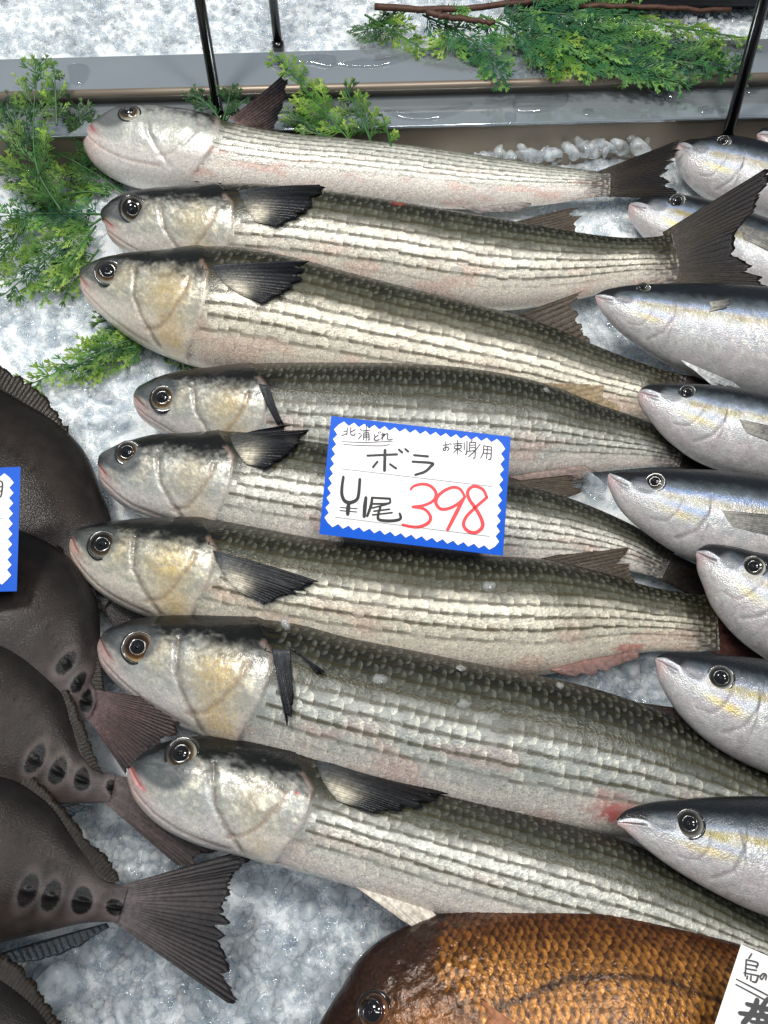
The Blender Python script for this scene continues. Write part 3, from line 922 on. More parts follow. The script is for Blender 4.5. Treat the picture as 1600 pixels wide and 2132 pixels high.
f6 = make_mullet(m6, [0.036, 0.036, 0.028], Mullet(0.241, 66, back=0.40, pale=0.93, gold=1.0, tint=(1.02, 1.0, 0.92), mouth=(150, 88, 88), blood=[(0.86, -0.82, 0.03, (190, 60, 50), 0.6)]), 'olive gold striped mullet just below the price card', (214, 1135, 29), 6, ncol=42)
f7 = make_mullet(m7, [0.038, 0.040, 0.036], Mullet(0.232, 77, back=0.34, pale=0.86, gold=1.1, grey=0.75, mouth=(120, 80, 78), blood=[(0.668, -0.66, 0.050, (196, 120, 112), 0.5), (0.668, -0.70, 0.026, (170, 50, 46), 0.75)]), 'large grey mullet with amber eye and gill, red stain on its belly', (288, 1348, 32), 7, ncol=44, iris=((200, 176, 130), (104, 70, 34)))
f8 = make_mullet(m8, [0.042, 0.044, 0.040], Mullet(0.240, 88, back=0.46, pale=1.0, gold=0.45, grey=0.35, mouth=(204, 104, 108), pink=0.15, blood=[(0.222, 0.2, 0.006, (200, 40, 36), 0.9)]), 'mullet with pink lips and broad white belly next to the bronze sea bream', (379, 1571, 33), 8, ncol=44)

# pectoral fins
PATCH = (0.72, 0.20, 0.34, 0.24, (204, 196, 176))
add_fin('pectoral_fin', f1.thing, [(478, 246), (510, 268), (548, 288)], [(597, 148), (592, 200), (566, 285)], plane=(P(510, 266, 0.052), unit(np.array([0.0, -0.95, 0.32]))), rays_n=15, c_base=(120, 100, 96), c_tip=(26, 26, 30), c_ray=(62, 58, 60), gamma=0.6, seed=1, curve=0.05)
add_fin('pectoral_fin', f2.thing, [(496, 396), (510, 430), (532, 462)], [(664, 385), (640, 432), (578, 472)], F=f2, seed=2, patch=PATCH, **R_FIN, curve=-0.06)
add_fin('pectoral_fin', f3.thing, [(440, 552), (462, 585), (498, 612)], [(635, 544), (608, 600), (545, 632)], F=f3, seed=3, patch=PATCH, **R_FIN, curve=-0.05)
add_fin('pectoral_fin', f4.thing, [(538, 798), (548, 800), (560, 802)], [(577, 882), (582, 882), (588, 876)], F=f4, seed=4, rays_n=6, **R_FIN, curve=0.12)
add_fin('pectoral_fin', f5.thing, [(478, 908), (490, 935), (512, 966)], [(638, 881), (612, 930), (552, 975)], F=f5, seed=5, patch=PATCH, **R_FIN, lift=(0.0012, 0.007), curve=-0.06)
add_fin('pectoral_fin', f6.thing, [(443, 1146), (462, 1190), (490, 1228)], [(656, 1208), (618, 1232), (548, 1258)], F=f6, seed=6, patch=PATCH, **R_FIN, curve=-0.05)
add_fin('pectoral_fin', f7.thing, [(568, 1352), (585, 1352), (604, 1354)], [(597, 1505), (602, 1500), (612, 1440)], F=f7, seed=7, rays_n=8, **R_FIN, curve=0.06)
add_fin('pectoral_fin', f7.thing, [(600, 1346), (612, 1352), (618, 1358)], [(674, 1395), (670, 1400), (662, 1402)], F=f7, seed=17, rays_n=5, **R_FIN)
add_fin('pectoral_fin', f8.thing, [(655, 1582), (672, 1625), (702, 1668)], [(903, 1647), (868, 1676), (772, 1692)], F=f8, seed=8, patch=PATCH, **R_FIN, curve=-0.05)

# tail, dorsal and anal fins, in the plane of each fish
TAILC = dict(c_base=(70, 62, 50), c_tip=(12, 9, 10), c_ray=(30, 22, 22))


def tail(F, root, tips, seed, **kw):
    e = F.px[-1] - F.px[-14]; e = e / np.linalg.norm(e)
    root = [tuple(np.array(r) - e * 12) for r in root]
    a = dict(TAILC); a.update(kw)
    add_fin('tail_fin', F.thing, root, tips, plane=F.tail_plane, rays_n=a.pop('rays_n', 22), seed=seed, gamma=0.3, **a)


tail(f1, [(1255, 357), (1268, 382), (1262, 408)], [(1418, 290), (1398, 330), (1386, 362), (1400, 392), (1425, 415)], 21)
f2.tail_plane = (f2.C[-1] + np.array([0, 0, 0.001]), unit(f2.N[-1] + np.array([-0.46, 0, 0])))
tail(f2, [(1392, 482), (1412, 535), (1408, 590)], [(1612, 340), (1575, 430), (1528, 495), (1560, 560), (1625, 612)], 22)
tail(f3, [(1415, 780), (1425, 830), (1405, 888)], [(1580, 800), (1530, 840), (1520, 880), (1530, 920), (1560, 990)], 23)
tail(f4, [(1420, 918), (1424, 945), (1408, 974)], [(1560, 950), (1520, 970), (1508, 985), (1515, 1010), (1540, 1060)], 24)
tail(f5, [(1395, 1148), (1398, 1178), (1368, 1203)], [(1560, 1230), (1500, 1230), (1478, 1240), (1460, 1242), (1438, 1240)], 25)
tail(f6, [(1480, 1240), (1494, 1300), (1488, 1356)], [(1680, 1200), (1640, 1260), (1622, 1300), (1640, 1350), (1690, 1420)], 26, c_base=(96, 64, 56), c_tip=(40, 22, 24))
tail(f7, [(1788, 1688), (1800, 1750), (1775, 1804)], [(1990, 1690), (1930, 1760), (1915, 1810), (1915, 1850), (1940, 1930)], 27)
tail(f8, [(1830, 2030), (1838, 2080), (1810, 2120)], [(2030, 2060), (1970, 2110), (1950, 2150), (1940, 2190), (1950, 2270)], 28)

DORS = dict(c_base=(52, 46, 38), c_tip=(58, 50, 42), c_ray=(98, 86, 70), rag=0.16)


def dorsal(F, name, root, tips, seed, n=10, **kw):
    a = dict(DORS); a.update(kw)
    pl = F.mid_plane(root[0][0])
    U = F.U[int(np.argmin(np.abs(F.px[:, 0] - root[0][0])))]
    nrm = unit(pl[1] * 0.9 + U * a.pop('tilt', 0.15))
    add_fin(name, F.thing, root, tips, plane=(pl[0] + pl[1] * a.pop('up', 0.004), nrm), rays_n=n, seed=seed, **a)


dorsal(f2, 'dorsal_fin', [(1070, 462), (1130, 474), (1196, 490)], [(1188, 432), (1194, 455), (1200, 488)], 31)
dorsal(f3, 'dorsal_fin', [(1078, 655), (1140, 685), (1225, 722)], [(1203, 610), (1198, 650), (1232, 716)], 32)
dorsal(f4, 'dorsal_fin', [(1122, 792), (1190, 822), (1288, 856)], [(1266, 762), (1252, 815), (1292, 850)], 33, c_base=(128, 112, 84), c_tip=(150, 132, 104))
dorsal(f4, 'front_dorsal_fin', [(842, 762), (900, 764), (972, 772)], [(860, 756), (920, 755), (970, 758)], 34, n=5, c_base=(50, 48, 44), c_tip=(44, 42, 38))
dorsal(f5, 'dorsal_fin', [(1050, 1004), (1110, 1018), (1180, 1036)], [(1190, 988), (1196, 1008), (1208, 1026)], 35)
dorsal(f6, 'dorsal_fin', [(1120, 1164), (1200, 1180), (1325, 1216)], [(1284, 1128), (1292, 1160), (1322, 1208)], 36, n=12)
dorsal(f7, 'dorsal_fin', [(1325, 1462), (1420, 1502), (1560, 1575)], [(1470, 1482), (1520, 1520), (1566, 1566)], 37, n=12, c_base=(60, 52, 48), c_tip=(52, 40, 40))
dorsal(f1, 'anal_fin', [(955, 428), (1010, 428), (1085, 420)], [(1000, 446), (1070, 440), (1112, 424)], 38, n=8, c_base=(150, 140, 136), c_tip=(96, 92, 92), up=0.008)
dorsal(f4, 'anal_fin', [(1060, 992), (1130, 980), (1215, 968)], [(1110, 1010), (1180, 1002), (1250, 986)], 39, n=8, c_base=(130, 112, 104), c_tip=(84, 74, 70), up=0.01)
dorsal(f6, 'anal_fin', [(1146, 1394), (1230, 1372), (1330, 1356)], [(1178, 1408), (1262, 1396), (1330, 1372)], 40, n=9, c_base=(128, 92, 86), c_tip=(84, 66, 64), up=0.006)
dorsal(f8, 'pelvic_fin', [(715, 1828), (790, 1852), (890, 1886)], [(845, 1922), (876, 1930), (915, 1912)], 41, n=9, c_base=(206, 198, 186), c_tip=(176, 168, 156), c_ray=(214, 206, 194), up=0.002, rag=0.05)

# ---- young yellowtails on the right ----------------------------------


class Yellowtail:
    def __init__(s, sg, seed, vsh=0.0, yellow=1.0, blue=0.6, mouth_open=False):
        s.sg, s.seed, s.vsh, s.yellow, s.blue, s.mo = sg, seed, vsh + 0.05 * math.sin(seed * 2.7), yellow * (0.8 + 0.3 * math.sin(seed * 1.3)), blue, mouth_open
        s.gill = [(0.80, -0.75), (0.93, -0.45), (1.0, 0.0), (0.97, 0.35)]
        s.pre = [(0.52, -0.62), (0.66, -0.50), (0.72, -0.2), (0.74, 0.2)]
        s.jaw = [(0.0, -0.15), (0.10, -0.12), (0.20, -0.02)]
        s.max = [(0.06, -0.02), (0.20, 0.02), (0.245, -0.12), (0.20, -0.2), (0.08, -0.15)]

    def skin(s, S, V):
        v = V + s.vsh
        h = S / s.sg
        B = lambda c: np.broadcast_to(lin(c), S.shape + (3,))
        n1 = fbm(S * 40, V * 6, s.seed, 3); n2 = fbm(S * 130, V * 20, s.seed + 3, 2)
        vb = v + 0.10 * (n1 - 0.5)
        c = mix(B((188, 186, 186)), B((170, 174, 178)), sstep(-0.6, 0.0, vb))
        yb = np.exp(-((vb - 0.16 - 0.05 * h) / 0.13) ** 2) * sstep(0.42, 0.62, h) * (0.35 + 0.9 * n1) * s.yellow
        c = mix(c, B((140, 126, 40)), np.clip(yb * 1.0 * (0.3 + 1.1 * n2), 0, 0.85))
        bb = np.exp(-((vb - 0.36) / 0.09) ** 2) * sstep(0.28, 0.5, h) * (0.3 + n2) + 0.8 * np.exp(-((vb + 0.06) / 0.07) ** 2) * sstep(0.5, 0.7, h) * sstep(1.05, 0.9, h) * n1
        c = mix(c, B((124, 150, 196)), np.clip(bb * s.blue, 0, 1))
        yb2 = np.exp(-(((h - 0.72) / 0.2) ** 2 + ((v + 0.22) / 0.1) ** 2)) * n1 * 1.3 * s.yellow
        c = mix(c, B((206, 190, 104)), np.clip(yb2, 0, 0.8))
        c = mix(c, B((88, 98, 104)), sstep(0.26, 0.46, vb + 0.08 * (n2 - 0.5)))
        c = mix(c, B((21, 25, 29)), sstep(0.36, 0.70, vb + 0.10 * (n2 - 0.5)))
        # snout and jaws: pale flesh below, dark above
        c = mix(c, B((206, 178, 178)), 0.7 * sstep(0.22, 0.02, h) * sstep(0.15, -0.1, v))
        c = mix(c, B((190, 196, 206)), 0.8 * np.exp(-((polydist(h, v * 0.5, [(0.10, 0.12), (0.24, 0.06), (0.36, -0.02), (0.5, 0.0)])) / 0.03) ** 2))
        c = mix(c, B((24, 25, 28)), sstep(0.04, 0.12, v - 0.30 + 0.9 * h) * sstep(0.30, 0.2, h) * sstep(0.1, 0.25, v))
        y = v * 0.5
        P_ = lambda pts: [(a, b * 0.5) for a, b in pts]
        c = mix(c, B((96, 84, 86)), 0.5 * sstep(0.018, 0.005, polydist(h, y, P_(s.gill)) + 0.015 * (n2 - 0.5)))
        c = mix(c, B((130, 122, 122)), 0.55 * sstep(0.016, 0.005, polydist(h, y, P_(s.pre))))
        c = mix(c, B((88, 56, 58)), 0.85 * sstep(0.020, 0.006, polydist(h, y, P_(s.jaw))))
        c = mix(c, B((140, 128, 128)), 0.55 * sstep(0.012, 0.004, polydist(h, y, P_(s.max))))
        c = mix(c, B((176, 168, 168)), 0.5 * sstep(0.012, 0.004, polydist(h, y, P_([(0.12, -0.42), (0.4, -0.72), (0.7, -0.86)]))))
        de = np.hypot((h - 0.34) / 0.11, (v - 0.22) / 0.22)
        c = mix(c, B((58, 62, 66)), 0.6 * sstep(1.3, 0.9, de))
        sp = sstep(0.70, 0.80, vnoise(S * 520, V * 70, s.seed + 7)) * sstep(0.6, 0.1, np.abs(v + 0.15)) * (h > 1)  # sparkle of the wet flank painted as pale specks
        c = mix(c, B((244, 238, 226)), 0.5 * sp)
        c = c * (0.74 + 0.50 * fbm(S * 70, V * 11, s.seed + 21, 4))[..., None]
        c = mix(c, c * np.array([1.03, 0.98, 1.0]), sstep(0.45, 0.65, fbm(S * 30, V * 5, s.seed + 61, 2)))
        return c

    def disp(s, S, V):
        v = V + s.vsh
        h = S / s.sg; y = v * 0.5
        P_ = lambda pts: [(a, b * 0.5) for a, b in pts]
        d = -0.0007 * sstep(0.03, 0.0, polydist(h, y, P_(s.gill))) - 0.0004 * sstep(0.025, 0.0, polydist(h, y, P_(s.pre)))
        d = d - (0.003 if s.mo else 0.0014) * sstep(0.035, 0.0, polydist(h, y, P_(s.jaw)))
        inside = np.exp(-(((h - 0.16) / 0.08) ** 2 + ((v + 0.08) / 0.12) ** 2))
        d = d + 0.0008 * inside + 0.0009 * np.exp(-(((h - 0.34) / 0.11) ** 2 + ((v - 0.22) / 0.22) ** 2))
        d = d + 0.0008 * sstep(0.12, 0.0, np.clip(1.0 - h, 0, 9)) * (h < 1.0) * sstep(-0.9, -0.5, v) * sstep(0.6, 0.3, v)
        return d


def extend(pairs, length, end_h, drop):
    """carry a body past the edge of the photograph to its tail base"""
    p = np.array(pairs, float)
    last = p[-1]; c = (last[:2] + last[2:]) / 2; h = (last[2:] - last[:2]) / 2
    prev = p[-2]; d = c - (prev[:2] + prev[2:]) / 2; d = d / np.linalg.norm(d)
    out = p.tolist()
    H = np.linalg.norm(h)
    for t in (0.3, 0.6, 0.85, 1.0):
        cc = c + d * length * t + np.array([0, drop * t * t])
        hh = h / H * (H + (end_h - H) * (t ** 0.85))
        out.append([*(cc - hh), *(cc + hh)])
    return out


def make_yellowtail(pairs, zc, yp, label, eye, seed, ext=420, drop=30, roll=0.6, eye_kw={}, pec=None, tail_out=True):
    pr = extend(pairs, ext, 20, drop)
    F = build_body(pr, zc, (0.55, 0.66, 0.66, 0.55, 0.45), roll, n=200, nt=96, head_frac=0.36, head_share=0.62, disp=yp.disp, paint=yp.skin)
    base = F.C[len(F.C) // 2].copy(); base[2] = 0
    t = thing('young_yellowtail', label, 'fish', base, 'young yellowtails lying beside the mullets')
    mesh('body', F.V, F.faces, M['yellowtail'], t, col=F.cv)
    kw = dict(iris=((196, 196, 186), (92, 88, 76)), ring=(40, 43, 46), rim=1.14, pupil=0.58); kw.update(eye_kw)
    add_eye(F, t, *eye, **kw)
    F.thing = t
    x1, y1 = F.px[-1]; d = F.px[-1] - F.px[-8]; d = d / np.linalg.norm(d); nn = np.array([-d[1], d[0]])
    e = F.px[-1]
    add_fin('tail_fin', t, [tuple(e - nn * 20), tuple(e + d * 6), tuple(e + nn * 20)], [tuple(e + d * 190 - nn * 120), tuple(e + d * 80), tuple(e + d * 190 + nn * 120)], plane=(F.C[-1], F.N[-1]), rays_n=18, seed=seed, c_base=(140, 130, 70), c_tip=(120, 112, 60), c_ray=(90, 84, 60))
    if pec:
        add_fin('pectoral_fin', t, pec[0], pec[1], F=F, seed=seed, rays_n=9, c_base=(150, 148, 140), c_tip=(74, 74, 74), c_ray=(96, 94, 90), lift=(0.0003, 0.0014), th=0.0003)
    return F


def ysg(pairs, gx):
    """gill position along the body for a gill edge at pixel x gx"""
    return gx


Y = []
r1 = [(1414, 296, 1415, 304), (1421, 285, 1426, 330), (1450, 279, 1452, 376), (1500, 279, 1490, 414), (1560, 290, 1545, 438), (1640, 312, 1620, 458), (1750, 345, 1730, 480)]
r2 = [(1312, 420, 1313, 430), (1322, 409, 1327, 456), (1355, 403, 1358, 492), (1405, 402, 1400, 532), (1470, 416, 1455, 575), (1560, 446, 1535, 618), (1680, 492, 1650, 655)]
r3 = [(1241, 612, 1242, 620), (1252, 602, 1258, 640), (1290, 592, 1290, 676), (1345, 588, 1335, 715), (1430, 588, 1408, 762), (1530, 592, 1505, 802), (1640, 602, 1615, 832), (1760, 622, 1735, 850)]
r4 = [(1331, 808, 1333, 822), (1342, 797, 1348, 846), (1385, 793, 1382, 888), (1440, 795, 1430, 934), (1510, 803, 1492, 974), (1600, 820, 1580, 998), (1750, 850, 1735, 1020)]
r5 = [(1269, 982, 1270, 992), (1282, 976, 1290, 1025), (1325, 973, 1328, 1078), (1385, 972, 1378, 1122), (1470, 976, 1455, 1168), (1570, 988, 1550, 1192), (1750, 1018, 1730, 1220)]
r6 = [(1451, 1143, 1453, 1156), (1464, 1128, 1474, 1188), (1505, 1128, 1502, 1238), (1560, 1138, 1540, 1302), (1630, 1158, 1598, 1362), (1720, 1190, 1680, 1410)]
r7 = [(1366, 1366, 1368, 1378), (1376, 1353, 1388, 1406), (1415, 1350, 1422, 1460), (1470, 1353, 1468, 1518), (1540, 1362, 1535, 1572), (1630, 1376, 1620, 1614), (1750, 1398, 1735, 1648)]
r8 = [(1285, 1706, 1287, 1718), (1305, 1684, 1318, 1738), (1350, 1668, 1362, 1772), (1420, 1660, 1428, 1818), (1510, 1655, 1510, 1866), (1610, 1656, 1605, 1908), (1750, 1666, 1740, 1946)]
spec = [
    (r1, [0.028, 0.024, 0.02], dict(seed=101, yellow=1.2, blue=0.8), 0.175, 'yellowtail with snout by the right black rod, beyond the topmost mullet tail', (1508, 295, 13), dict(squash=0.8), None),
    (r2, [0.022, 0.012, 0.01], dict(seed=102, yellow=1.2, blue=1.0), 0.19, 'yellowtail partly hidden under a wide mullet tail fin', (1411, 420, 15), {}, [[(1536, 462), (1545, 480), (1548, 496)], [(1640, 500), (1645, 520), (1640, 540)]]),
    (r3, [0.056, 0.052, 0.04], dict(seed=103, yellow=0.8, blue=0.9), 0.17, 'pale bellied yellowtail with a clear pelvic fin, just below the wide mullet tail', (1341, 600, 14), dict(squash=0.75), [[(1478, 628), (1480, 640), (1476, 650)], [(1522, 622), (1520, 630), (1512, 640)]]),
    (r4, [0.060, 0.055, 0.04], dict(seed=104, yellow=1.0, blue=0.7), 0.205, 'yellowtail with pink snout against the bright golden mullet tail', (1432, 818, 16), {}, [[(1540, 872), (1548, 890), (1556, 902)], [(1640, 895), (1650, 915), (1640, 930)]]),
    (r5, [0.062, 0.056, 0.04], dict(seed=105, yellow=1.2, blue=1.3), 0.225, 'blue sheened yellowtail with snout at the clear ice lump', (1365, 1004, 19), {}, [[(1500, 1062), (1510, 1080), (1524, 1096)], [(1640, 1075), (1650, 1100), (1630, 1120)]]),
    (r6, [0.066, 0.060, 0.045], dict(seed=106, yellow=0.9, blue=0.5, mouth_open=True), 0.25, 'yellowtail with parted mouth above the olive gold mullet tail', (1571, 1181, 22), {}, None),
    (r7, [0.066, 0.060, 0.045], dict(seed=107, yellow=1.0, blue=0.5), 0.25, 'yellowtail with snout on the wet ice beside a pink anal fin', (1502, 1412, 24), {}, None),
    (r8, [0.072, 0.066, 0.05], dict(seed=108, yellow=1.0, blue=0.5, mouth_open=True), 0.27, 'yellowtail with open mouth at the red stain on the large mullet', (1437, 1716, 26), {}, None),
]
for i, (pr, zc, kw, sg, lb, ey, ek, pec) in enumerate(spec):
    Y.append(make_yellowtail(pr, zc, Yellowtail(sg, **kw), lb, ey, 200 + i, eye_kw=ek, pec=pec))
# the far one of which only the snout shows
r0 = [(1577, 276, 1578, 284), (1586, 264, 1590, 300), (1620, 256, 1618, 330), (1680, 258, 1670, 360), (1760, 270, 1740, 385)]
Y.append(make_yellowtail(r0, [0.040, 0.036, 0.03], Yellowtail(0.2, 109), 'yellowtail cut off at the tray corner, only its pink snout showing', (1665, 285, 13), 209))
# pelvic fin of the pale bellied one
F3 = Y[2]
add_fin('pelvic_fin', F3.thing, [(1418, 748), (1430, 760), (1448, 772)], [(1542, 800), (1520, 806), (1490, 808)], plane=(F3.C[120] + F3.N[120] * 0.012, F3.N[120]), rays_n=8, seed=301, c_base=(206, 206, 204), c_tip=(120, 124, 126), c_ray=(176, 180, 182), rag=0.2)

# ---- dark surgeonfish on the left -----------------------------------


class Surgeon:
    def __init__(s, seed, spots, pale=1.0):
        s.seed, s.spots, s.pale = seed, spots, pale

    def bind(s, pairs):
        pass

    def skin(s, S, V):
        B = lambda c: np.broadcast_to(lin(c), S.shape + (3,))
        n1 = fbm(S * 14, V * 4, s.seed, 3); n2 = fbm(S * 60, V * 18, s.seed + 4, 3)
        c = mix(B((92, 80, 74)), B((70, 64, 62)), n1)
        c = mix(c, B((60, 58, 58)), sstep(0.45, 0.95, V))
        c = mix(c, B((112, 100, 94)), 0.6 * sstep(-0.2, -0.8, V) * n1)
        c = mix(c, B((150, 140, 140)), 0.7 * sstep(0.80, 0.97, S))
        c = c * (0.82 + 0.36 * n2)[..., None]
        # dotted lateral line
        lv = 0.52 - 0.30 * sstep(0.6, 0.95, S)
        k = np.abs((S * 42) % 1 - 0.5)
        c = mix(c, B((30, 28, 28)), 0.7 * sstep(0.05, 0.02, np.abs(V - lv)) * sstep(0.22, 0.10, k) * (S < 0.86))
        for (a, v0, rs, rv) in s.spots:
            d = np.hypot((S - a + 0.012 * (V - v0)) / rs, (V - v0) / rv) + 0.12 * (n2 - 0.5)
            c = mix(c, B((226, 212, 206)), 0.26 * sstep(1.9, 1.0, d + 0.5 * (n1 - 0.5)))
            c = mix(c, B((38, 36, 38)), sstep(1.08, 0.95, d))
        return c * s.pale * np.array([1.04, 1.0, 0.98]) * 0.23 * (0.6 + 0.8 * fbm(S * 9, V * 2.5, s.seed + 9, 4))[..., None]

    def disp(s, S, V):
        d = 0 * S
        for (a, v0, rs, rv) in s.spots:
            d = d + 0.0016 * np.exp(-(((S - a) / (rs * 0.8)) ** 2 + ((V - v0) / (rv * 0.22)) ** 2) * 1.3)
        return d


def sv_of(F_pairs, px, py):
    """(s, v) of a pixel on a body given by its pairs"""
    dense = catmull(np.asarray(F_pairs, float), 1200)
    mid = (dense[:, :2] + dense[:, 2:]) / 2
    L = np.r_[0, np.cumsum(np.linalg.norm(np.diff(mid, axis=0), axis=1))]; L /= L[-1]
    best = None
    for i in range(0, 1200, 2):
        a = dense[i, :2]; b = dense[i, 2:]
        t = np.dot(np.array([px, py]) - a, b - a) / max(np.dot(b - a, b - a), 1e-9)
        q = a + (b - a) * t
        e = np.hypot(*(q - [px, py]))
        if best is None or e < best[0]:
            best = (e, L[i], 1 - 2 * t)
    return best[1], best[2]


def make_surgeon(pairs, zc, label, seed, spots_px, dfin_in, dfin_out, tail_root, tail_tips, afin=None, tail_kw={}, pale=1.0, tail_z=None, roll=0.35):
    plen = 0
    pa = np.array(pairs); mm = (pa[:, :2] + pa[:, 2:]) / 2
    plen = np.linalg.norm(np.diff(mm, axis=0), axis=1).sum()
    sp = []
    for (x, y, w, h) in spots_px:
        s, v = sv_of(pairs, x, y)
        i = int(np.argmin(np.abs(mm[:, 0] - x)))
        H = np.linalg.norm(pa[i, :2] - pa[i, 2:]) / 2
        # height of the body at this point
        dense = catmull(pa, 400); md = (dense[:, :2] + dense[:, 2:]) / 2
        ii = int(np.argmin(np.hypot(md[:, 0] - x, md[:, 1] - y)))
        H = np.linalg.norm(dense[ii, :2] - dense[ii, 2:]) / 2
        sp.append((s, v, w / 2 / plen, h / 2 / H))
    g = Surgeon(seed, sp, pale)
    F = build_body(pairs, zc, (0.40, 0.36, 0.34, 0.36, 0.45), roll, n=200, nt=90, head_frac=0.3, head_share=0.2, disp=g.disp, paint=g.skin)
    base = F.C[len(F.C) // 2].copy(); base[2] = 0
    t = thing('surgeonfish', label, 'fish', base, 'dark surgeonfish piled on the left')
    mesh('body', F.V, F.faces, M['surgeon'], t, col=F.cv)
    F.thing = t
    c = dict(c_base=(36, 32, 29), c_tip=(30, 25, 20), c_ray=(58, 50, 42), rag=0.09)

    def near(pt):
        i = int(np.argmin(np.hypot(F.px[:, 0] - pt[0], F.px[:, 1] - pt[1])))
        return (F.C[i], unit(F.N[i]))
    mid = dfin_in[len(dfin_in) // 2]
    add_fin('dorsal_fin', t, dfin_in, dfin_out, plane=(near(mid)[0] + near(mid)[1] * 0.003, near(mid)[1]), rays_n=int(len(dfin_in) * 8), seed=seed, nl=7, ridge=0.00025, **c)
    pl = (F.C[-1], F.N[-1])
    if tail_z is not None:
        pl = (F.C[-1] + np.array([0, 0, tail_z[0]]), unit(F.N[-1] + np.array(tail_z[1])))
    k = dict(c_base=(40, 36, 36), c_tip=(24, 21, 22), c_ray=(46, 41, 41)); k.update(tail_kw)
    add_fin('tail_fin', t, tail_root, tail_tips, plane=pl, rays_n=24, seed=seed + 1, rag=0.05, nl=20, ridge=0.00022, **k)
    if afin:
        m = afin[0][1]
        add_fin('anal_fin', t, afin[0], afin[1], plane=(near(m)[0] + near(m)[1] * 0.002, near(m)[1]), rays_n=16, seed=seed + 2, nl=6, c_base=(18, 21, 24), c_tip=(22, 33, 41), c_ray=(34, 39, 41))
    # the eye on the head, left of the photograph
    e = F.px[30] + (F.D[30, :2] - F.px[30]) * 0.35
    add_eye(F, t, e[0], e[1], 22, iris=((120, 96, 60), (60, 50, 40)), ring=(60, 56, 54))
    return F


sA = [(-430, 880, -430, 900), (-400, 810, -405, 960), (-330, 745, -350, 1060), (-200, 730, -240, 1180), (-60, 790, -130, 1260), (50, 855, -50, 1300), (120, 945, 30, 1310), (165, 1030, 92, 1298), (195, 1120, 140, 1280), (222, 1185, 185, 1268), (245, 1220, 222, 1272)]
sB = [(-450, 1180, -450, 1200), (-420, 1110, -425, 1260), (-350, 1050, -370, 1350), (-220, 1030, -260, 1450), (-80, 1060, -140, 1510), (30, 1105, -40, 1540), (95, 1175, 20, 1545), (135, 1260, 70, 1540), (163, 1340, 112, 1525), (185, 1410, 150, 1510), (208, 1445, 190, 1496)]
sC = [(-450, 1400, -450, 1420), (-420, 1330, -425, 1480), (-350, 1260, -370, 1580), (-220, 1230, -270, 1690), (-90, 1270, -160, 1740), (10, 1330, -70, 1745), (80, 1410, 0, 1720), (125, 1490, 58, 1695), (162, 1555, 110, 1680), (200, 1600, 168, 1672), (243, 1614, 228, 1670)]
sD = [(-480, 1740, -480, 1760), (-450, 1660, -455, 1820), (-380, 1580, -400, 1920), (-250, 1550, -280, 1990), (-110, 1570, -140, 2005), (-20, 1610, -50, 1992), (45, 1655, 20, 1975), (105, 1715, 80, 1956), (158, 1772, 140, 1938), (210, 1826, 200, 1922), (262, 1850, 252, 1921)]
sE = [(-500, 2160, -500, 2180), (-470, 2080, -475, 2240), (-400, 2000, -420, 2350), (-280, 1970, -310, 2430), (-140, 1990, -170, 2450), (-40, 2035, -70, 2440), (25, 2085, 0, 2420), (75, 2150, 55, 2395), (115, 2210, 100, 2370), (150, 2255, 142, 2345), (190, 2280, 182, 2345)]
gA = make_surgeon(sA, [0.03, 0.03, 0.022], 'dark surgeonfish behind the cut off price card, brown ragged dorsal fin', 401, [(190, 1215, 24, 56), (215, 1235, 22, 46)],
                  [(-160, 728), (-60, 785), (0, 815), (60, 858), (110, 925), (150, 995), (180, 1075), (195, 1120)], [(-150, 690), (-50, 738), (0, 763), (75, 808), (135, 885), (178, 962), (214, 1040), (232, 1100)],
                  [(225, 1212), (235, 1245), (212, 1270)], [(400, 1230), (370, 1280), (350, 1310), (320, 1340), (280, 1370)])
gB = make_surgeon(sB, [0.042, 0.042, 0.036], 'dark surgeonfish whose pinkish tail fin lies over the large grey mullet', 402, [(132, 1382, 26, 60), (160, 1422, 24, 50), (182, 1462, 24, 46)],
                  [(-120, 1048), (-20, 1085), (50, 1122), (100, 1180), (138, 1262), (165, 1345), (186, 1412), (200, 1438)], [(-110, 1005), (-10, 1045), (50, 1068), (118, 1132), (170, 1218), (198, 1315), (213, 1400), (221, 1444)],
                  [(196, 1436), (200, 1468), (184, 1496)], [(372, 1462), (386, 1480), (368, 1512), (330, 1548), (262, 1612)], tail_kw=dict(c_base=(76, 58, 58), c_tip=(30, 23, 24), c_ray=(56, 44, 44)), tail_z=(0.012, (0.0, 0.0, 0.0)))
gC = make_surgeon(sC, [0.052, 0.050, 0.040], 'dark surgeonfish with black keel spots, tail fin under the pink lipped mullet', 403, [(86, 1585, 30, 64), (128, 1608, 32, 58), (176, 1626, 34, 46), (237, 1641, 26, 34)],
                  [(-130, 1258), (-40, 1305), (20, 1352), (75, 1415), (118, 1490), (155, 1555), (185, 1594), (205, 1606)], [(-120, 1205), (-20, 1248), (40, 1298), (105, 1375), (150, 1452), (184, 1535), (204, 1590), (214, 1612)],
                  [(226, 1612), (236, 1642), (214, 1668)], [(470, 1650), (440, 1700), (450, 1760), (420, 1790), (376, 1808)], afin=([(20, 1712), (90, 1690), (160, 1674)], [(60, 1745), (130, 1712), (182, 1680)]),
                  tail_kw=dict(c_base=(76, 67, 66), c_tip=(32, 26, 26), c_ray=(54, 45, 44)))
